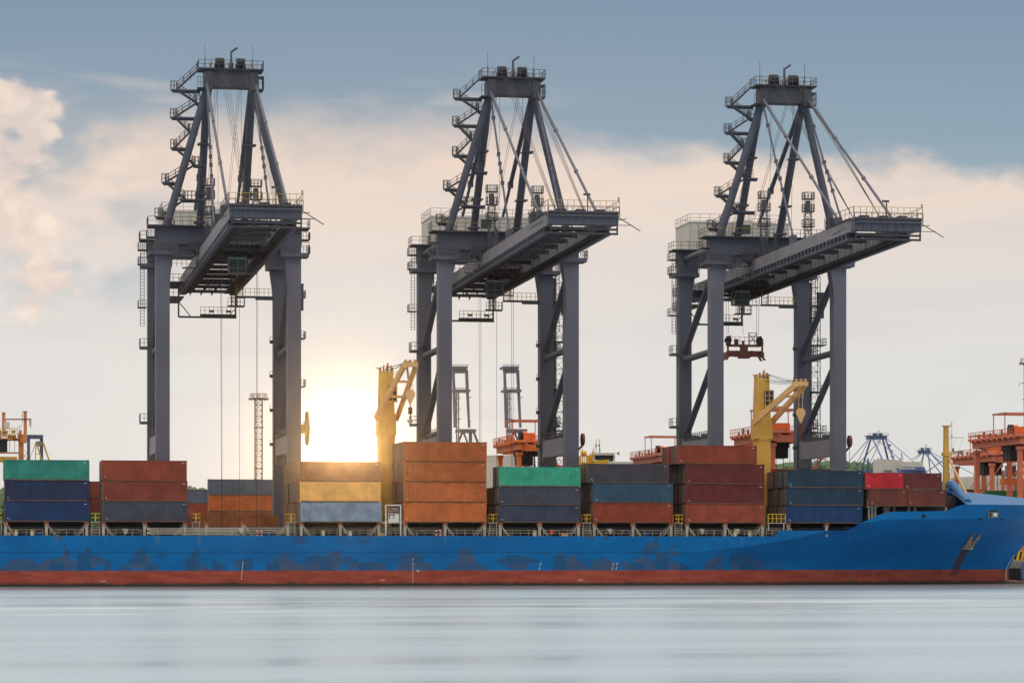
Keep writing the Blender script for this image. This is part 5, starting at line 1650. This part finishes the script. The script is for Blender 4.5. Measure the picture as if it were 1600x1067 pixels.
# white tank and warehouse
Y = 1150; p = P3(772, 868, Y); t = thing('white_storage_tank', 'pale round storage tank low between the orange stack and green container', 'tank', (p.x, Y, QZ))
m = MB(); pc = P3(800, 711, Y); rr = 42 * MP(800, Y); m.tube((pc.x, Y + rr, QZ), (pc.x, Y + rr, pc.z), rr, 48); obj('tank_wall', m, 'house_white', t, (p.x, Y, QZ))
m = MB(); m.tube((pc.x, Y + rr, pc.z), (pc.x, Y + rr, pc.z + 1.2), rr * 1.01, 48, rr * .6); obj('tank_roof', m, 'house_white', t, (p.x, Y, QZ))
Y = 1000; t = dist_thing('white_warehouse', 'long low white warehouse roof between the yellow crane cab and the faded gantry', 'building', 965, Y); O = tuple(t.location)
m = MB(); dbox(m, 925, 725, 1012, 868, Y + 2, 40); obj('wall', m, 'house_white', t, O)
m = MB(); a, c = P3(922, 725, Y), P3(1014, 725, Y); m.prism([(a.x, a.z), (c.x, c.z), (c.x - 2, c.z + .9), (a.x + 2, a.z + .9)], 'y', Y, Y + 44); obj('roof', m, 'house_white', t, O)
# yellow harbour crane behind plum stack
Y = 560; t = dist_thing('yellow_mobile_crane', 'yellow mobile harbour crane with a white cab roof right of the middle crane leg', 'crane', 930, Y); O = tuple(t.location)
m = MB(); dbox(m, 905, 712, 908, 868, Y, 2); dbox(m, 908, 722, 951, 868, Y + .5, 5); q0 = P3(928, 717, Y); q1 = P3(952, 727, Y)
m.prism([(q0.x, q1.z), (q1.x - .6, q1.z), (q1.x, q0.z), (q0.x, q0.z - .3)], 'y', Y, Y + 4); dbox(m, 919, 711, 926, 722, Y + .5, 2); dbar(m, 926, 703, 926, 722, 1.4, Y)
obj('machinery_body', m, 'hazard_yellow', t, O)
a = P3(913, 706.5, Y); s_ = MP(913, Y)
obj('winch_drum', MB().tube((a.x - 4.5 * s_, Y + .5, a.z - .2), (a.x + 4 * s_, Y + .5, a.z - .2), 5.2 * s_, 16, 4.4 * s_), 'hazard_yellow', t, O)
m = MB(); 
for vv in (714, 717, 720): dbar(m, 908, vv, 928, vv, .8, Y - .3)
for uu in (910, 913, 917, 921, 925): dbar(m, uu, 712, uu, 724, .8, Y - .3)
obj('railing', m, 'hazard_yellow', t, O)
m = MB(); dbox(m, 928, 707, 960, 711, Y - .3, 4.5); dbox(m, 958, 711, 961, 720, Y, 4); obj('cab_roof', m, 'house_white', t, O)
m = MB(); dbox(m, 930, 711, 958, 718, Y + .1, 3.5); obj('cab_window', m, 'dark_glass', t, O)
m = MB()
for uu, vv in ((931.5, 686), (936.5, 686), (928, 699), (937.5, 700)): dbar(m, uu, vv, uu, 707, .8, Y); dbox(m, uu - 1, vv + 8, uu + 1, vv + 12, Y, .3)
obj('aerials', m, 'lock_rod', t, O)
m = MB(); dbar(m, 960, 709, 965, 708, .8, Y); a = P3(965, 708, Y); m.tube((a.x - .1, Y - .2, a.z), (a.x + .25, Y - .2, a.z), .15, 10, .38)
obj('satellite_dish', m, 'lock_rod', t, O)
# blue cranes
def star(Y, name_lab, apex, members, extra=None, u=1370):
    t = dist_thing('distant_blue_crane', name_lab, 'crane', u, Y); O = tuple(t.location); t['group'] = 'far blue cranes'
    u0, u1, v = apex
    m = MB(); dbox(m, u0, v - 2, u1, v + 3, Y - 2, 5); obj('apex_beam', m, 'far_blue', t, O)
    m = MB(); dbox(m, u0 - 1.5, v - 3, u1 + 2, v - 2, Y - 3, 7)
    n_ = 9
    for k in range(n_ + 1):
        uu = u0 - 1.5 + (u1 - u0 + 3.5) * k / n_; dbar(m, uu, v - 6, uu, v - 3, .5, Y - 3)
    dbar(m, u0 - 1.5, v - 6, u1 + 2, v - 6, .5, Y - 3)
    um = (u0 + u1) / 2; dbar(m, um, v - 2, um, v - 10, .9, Y); dbar(m, um, v - 10, um + 4, v - 10.5, .7, Y)
    obj('apex_railing', m, 'far_blue', t, O)
    m = MB()
    for uu in (um - 5, um + 4): 
        a = P3(uu, v - 4.5, Y); m.tube((a.x - .8, Y, a.z), (a.x + .8, Y, a.z), 2.3 * MP(uu, Y), 14)
    obj('rope_sheaves', m, 'black', t, O)
    for (a, b1, c, d_, w_, dy, nm) in members:
        m = MB(); dbar(m, a, b1, c, d_, w_, Y + dy[0], Y + dy[1], tube=True); obj(nm, m, 'far_blue', t, O)
    return t, O
t, O = star(1350, 'blue crane apex with fanned stays, left of the white machinery house', (1358, 1386, 683), [
    (1361, 684, 1345, 738, 3, (0, 5), 'mast_leg'), (1345, 738, 1344, 866, 4, (5, 5), 'mast_leg'), (1363, 684, 1379, 718, 2.6, (0, -25), 'mast_leg'), (1379, 718, 1384, 866, 4, (-25, -25), 'mast_leg'),
    (1379, 684, 1388, 720, 3.2, (0, 10), 'mast_leg'), (1388, 720, 1391, 866, 4, (10, 10), 'mast_leg'), (1383, 684, 1398, 722, 3.0, (0, -20), 'mast_leg'), (1398, 722, 1402, 866, 4, (-20, -20), 'mast_leg'),
    (1357, 686, 1322, 726, 1.1, (0, 20), 'stay'), (1357, 688, 1332, 738, 1.0, (0, 40), 'stay'), (1376, 686, 1353, 712, 1.2, (0, 20), 'stay'), (1353, 712, 1328, 738, 1.2, (20, 40), 'stay'),
    (1376, 688, 1352, 738, 1.0, (0, 40), 'stay'), (1384, 684, 1443, 734, 1.1, (0, -40), 'stay'), (1364, 683, 1382, 696, 1.1, (0, -12), 'stay'), (1382, 696, 1430, 738, 1.1, (-12, -40), 'stay')])
m = MB(); dbox(m, 1378.5, 720, 1410, 738, 1290, 14); a, c = P3(1378.5, 720, 1290), P3(1410, 722, 1290)
m.prism([(a.x, a.z), (c.x, a.z), (c.x, a.z + .4), (a.x, a.z + .9)], 'y', 1290, 1304); dbox(m, 1409, 721, 1442.5, 738, 1296, 14)
obj('machinery_house', m, 'house_white', t, O)
m = MB(); dbox(m, 1382, 735, 1394, 736, 1288, 1); dbox(m, 1402, 731, 1404.5, 733, 1289, .8)
for uu in range(1382, 1395, 1): dbar(m, uu, 734, uu, 738, .4, 1288)
obj('house_vent', m, 'far_slate', t, O)
m = MB(); dbox(m, 1335, 735, 1378, 742, 1340, 6); dbox(m, 1408, 733, 1447, 742, 1270, 5)
for uu, v0 in ((1355, 716), (1357, 716), (1372, 715), (1376, 716)): dbar(m, uu, v0, uu, 738, 1.2, 1340)
for uu, vv in ((1356, 720), (1356, 728), (1374, 720), (1374, 727), (1374, 732)): dbox(m, uu - 3, vv, uu + 3, vv + 1.3, 1338, 2)
for uu in range(1410, 1446, 3): dbar(m, uu, 729, uu, 736, .5, 1269)
dbox(m, 1412, 729, 1445, 730.2, 1269, 1); dbox(m, 1431, 730, 1445, 735, 1268, 1)
obj('blue_girder', m, 'far_blue', t, O)
m = MB(); dbar(m, 1409, 716, 1408, 706, .7, 1285); dbar(m, 1408, 706, 1411, 716, .5, 1285); dbox(m, 1406, 716, 1411.5, 717, 1285, 2)
for k in range(3): dbox(m, 1389 + k * 2.5, 694 + k * 9, 1392.5 + k * 2.5, 696.5 + k * 9, 1340, 2)
dbox(m, 1387.5, 694, 1391.5, 695.3, 1340, 2)
obj('platform', m, 'far_slate', t, O)
t, O = star(1750, 'smaller blue crane fan of stays directly left of the yellow foremast', (1438, 1454, 706), [
    (1444, 707, 1440, 722, 2.4, (0, 8), 'mast_leg'), (1440, 722, 1438, 866, 3, (8, 8), 'mast_leg'), (1445, 707, 1469, 738, 1.8, (0, -20), 'mast_leg'), (1469, 738, 1474, 866, 2.5, (-20, -20), 'mast_leg'), (1450, 707, 1454, 740, 1.8, (0, 10), 'mast_leg'), (1454, 740, 1456, 866, 2, (10, 10), 'mast_leg'),
    (1453, 707, 1480, 736, 1.8, (0, -20), 'mast_leg'), (1440, 708, 1424, 718, 1.0, (0, 20), 'stay'), (1441, 708, 1430, 718, .9, (0, 20), 'stay'),
    (1454, 706, 1532, 746, 1.2, (0, -60), 'stay'), (1455, 709, 1508, 752, 1.2, (0, -50), 'stay'), (1473, 719, 1447, 738, 1.6, (0, 20), 'brace'), (1532, 746, 1535, 866, 2, (-60, -60), 'stay'), (1508, 752, 1510, 866, 2, (-50, -50), 'stay')], u=1446)
Y = 1500; t = dist_thing('distant_blue_crane', 'blue crane boom and leg seen between the two orange gantry legs', 'crane', 1538, Y); O = tuple(t.location)
m = MB(); dbar(m, 1500, 765, 1540, 726, 1.2, Y); dbar(m, 1508, 768, 1545, 728, 1.2, Y); dbar(m, 1538, 735, 1530, 766, 4, Y); dbox(m, 1531, 750, 1545, 768, Y, 5); dbar(m, 1527, 764, 1526, 866, 3, Y); dbar(m, 1541, 764, 1541, 866, 3, Y)
obj('boom', m, 'far_blue', t, O)
# low quay sheds right of the mast
Y = 1300; t = dist_thing('quay_sheds', 'pale jumble of low harbour buildings behind the orange gantries', 'building', 1560, Y); O = tuple(t.location)
m = MB()
for k in range(9):
    uu = 1488 + k * 11; dbox(m, uu, 752 - (k * 7) % 13, uu + 9, 868, Y + k * 6, 12)
obj('wall', m, 'house_white', t, O)
m = MB(); dbox(m, 1566, 735, 1600, 741, Y - 60, 10); dbox(m, 1568, 741, 1571, 866, Y - 60, 3); dbox(m, 1592, 741, 1595, 866, Y - 60, 3)
obj('pale_red_gantry', m, 'rtg_pale', t, O)
# bits of quay wall seen under the rake of the bow
t = thing('hazard_barrier', 'yellow and black chevron barrier on the quay edge beneath the bow', 'barrier', (XA(1597, 450), 450.2, QZ))
O = tuple(t.location)
bx = XA(1597, 450)
obj('board', MB().box(bx - 2, bx + 4, 450.2, 450.5, QZ + .05, QZ + 1.6), 'hazard_yellow', t, O)
m = MB()
for k in range(8): m.prism([(bx - 2 + k * .75, QZ + .1), (bx - 1.7 + k * .75, QZ + .1), (bx - 1.4 + k * .75, QZ + 1.5), (bx - 1.7 + k * .75, QZ + 1.5)], 'y', 450.17, 450.2)
obj('black_stripe', m, 'black', t, O)
t = thing('quay_fender', 'dark rubber fender block on the quay wall beneath the bow', 'fender', (bx - 1.5, 449.9, 1.2)); O = tuple(t.location)
obj('rubber_block', MB().box(bx - 3, bx - .6, 449.0, 449.95, .3, 2.3).tube((bx - 2.8, 448.7, .5), (bx - 2.8, 448.7, 2.2), .35, 12), 'black', t, O)
obj('face_panel', MB().box(bx - .4, bx + 1.6, 448.8, 449.0, .6, 3.2), 'grey_panel' if 'grey_panel' in MATS else 'far_blue', t, O)

# ================================================================== HAZE
m, t_, bs, q = mat_nodes('haze')
t_.nodes.remove(bs)
vol = q.n('ShaderNodeVolumePrincipled')
vol.inputs['Color'].default_value = (.93, .95, .98, 1)
vol.inputs['Density'].default_value = .00006
vol.inputs['Anisotropy'].default_value = .99
t_.links.new(vol.outputs[0], [n for n in t_.nodes if n.type == 'OUTPUT_MATERIAL'][0].inputs['Volume'])
hz = obj('haze', MB().box(-1400, 3400, -250, 2960, -3, 90), 'haze', kind='stuff')
hz['label'] = 'thin pale harbour haze filling the air'; hz['category'] = 'haze'
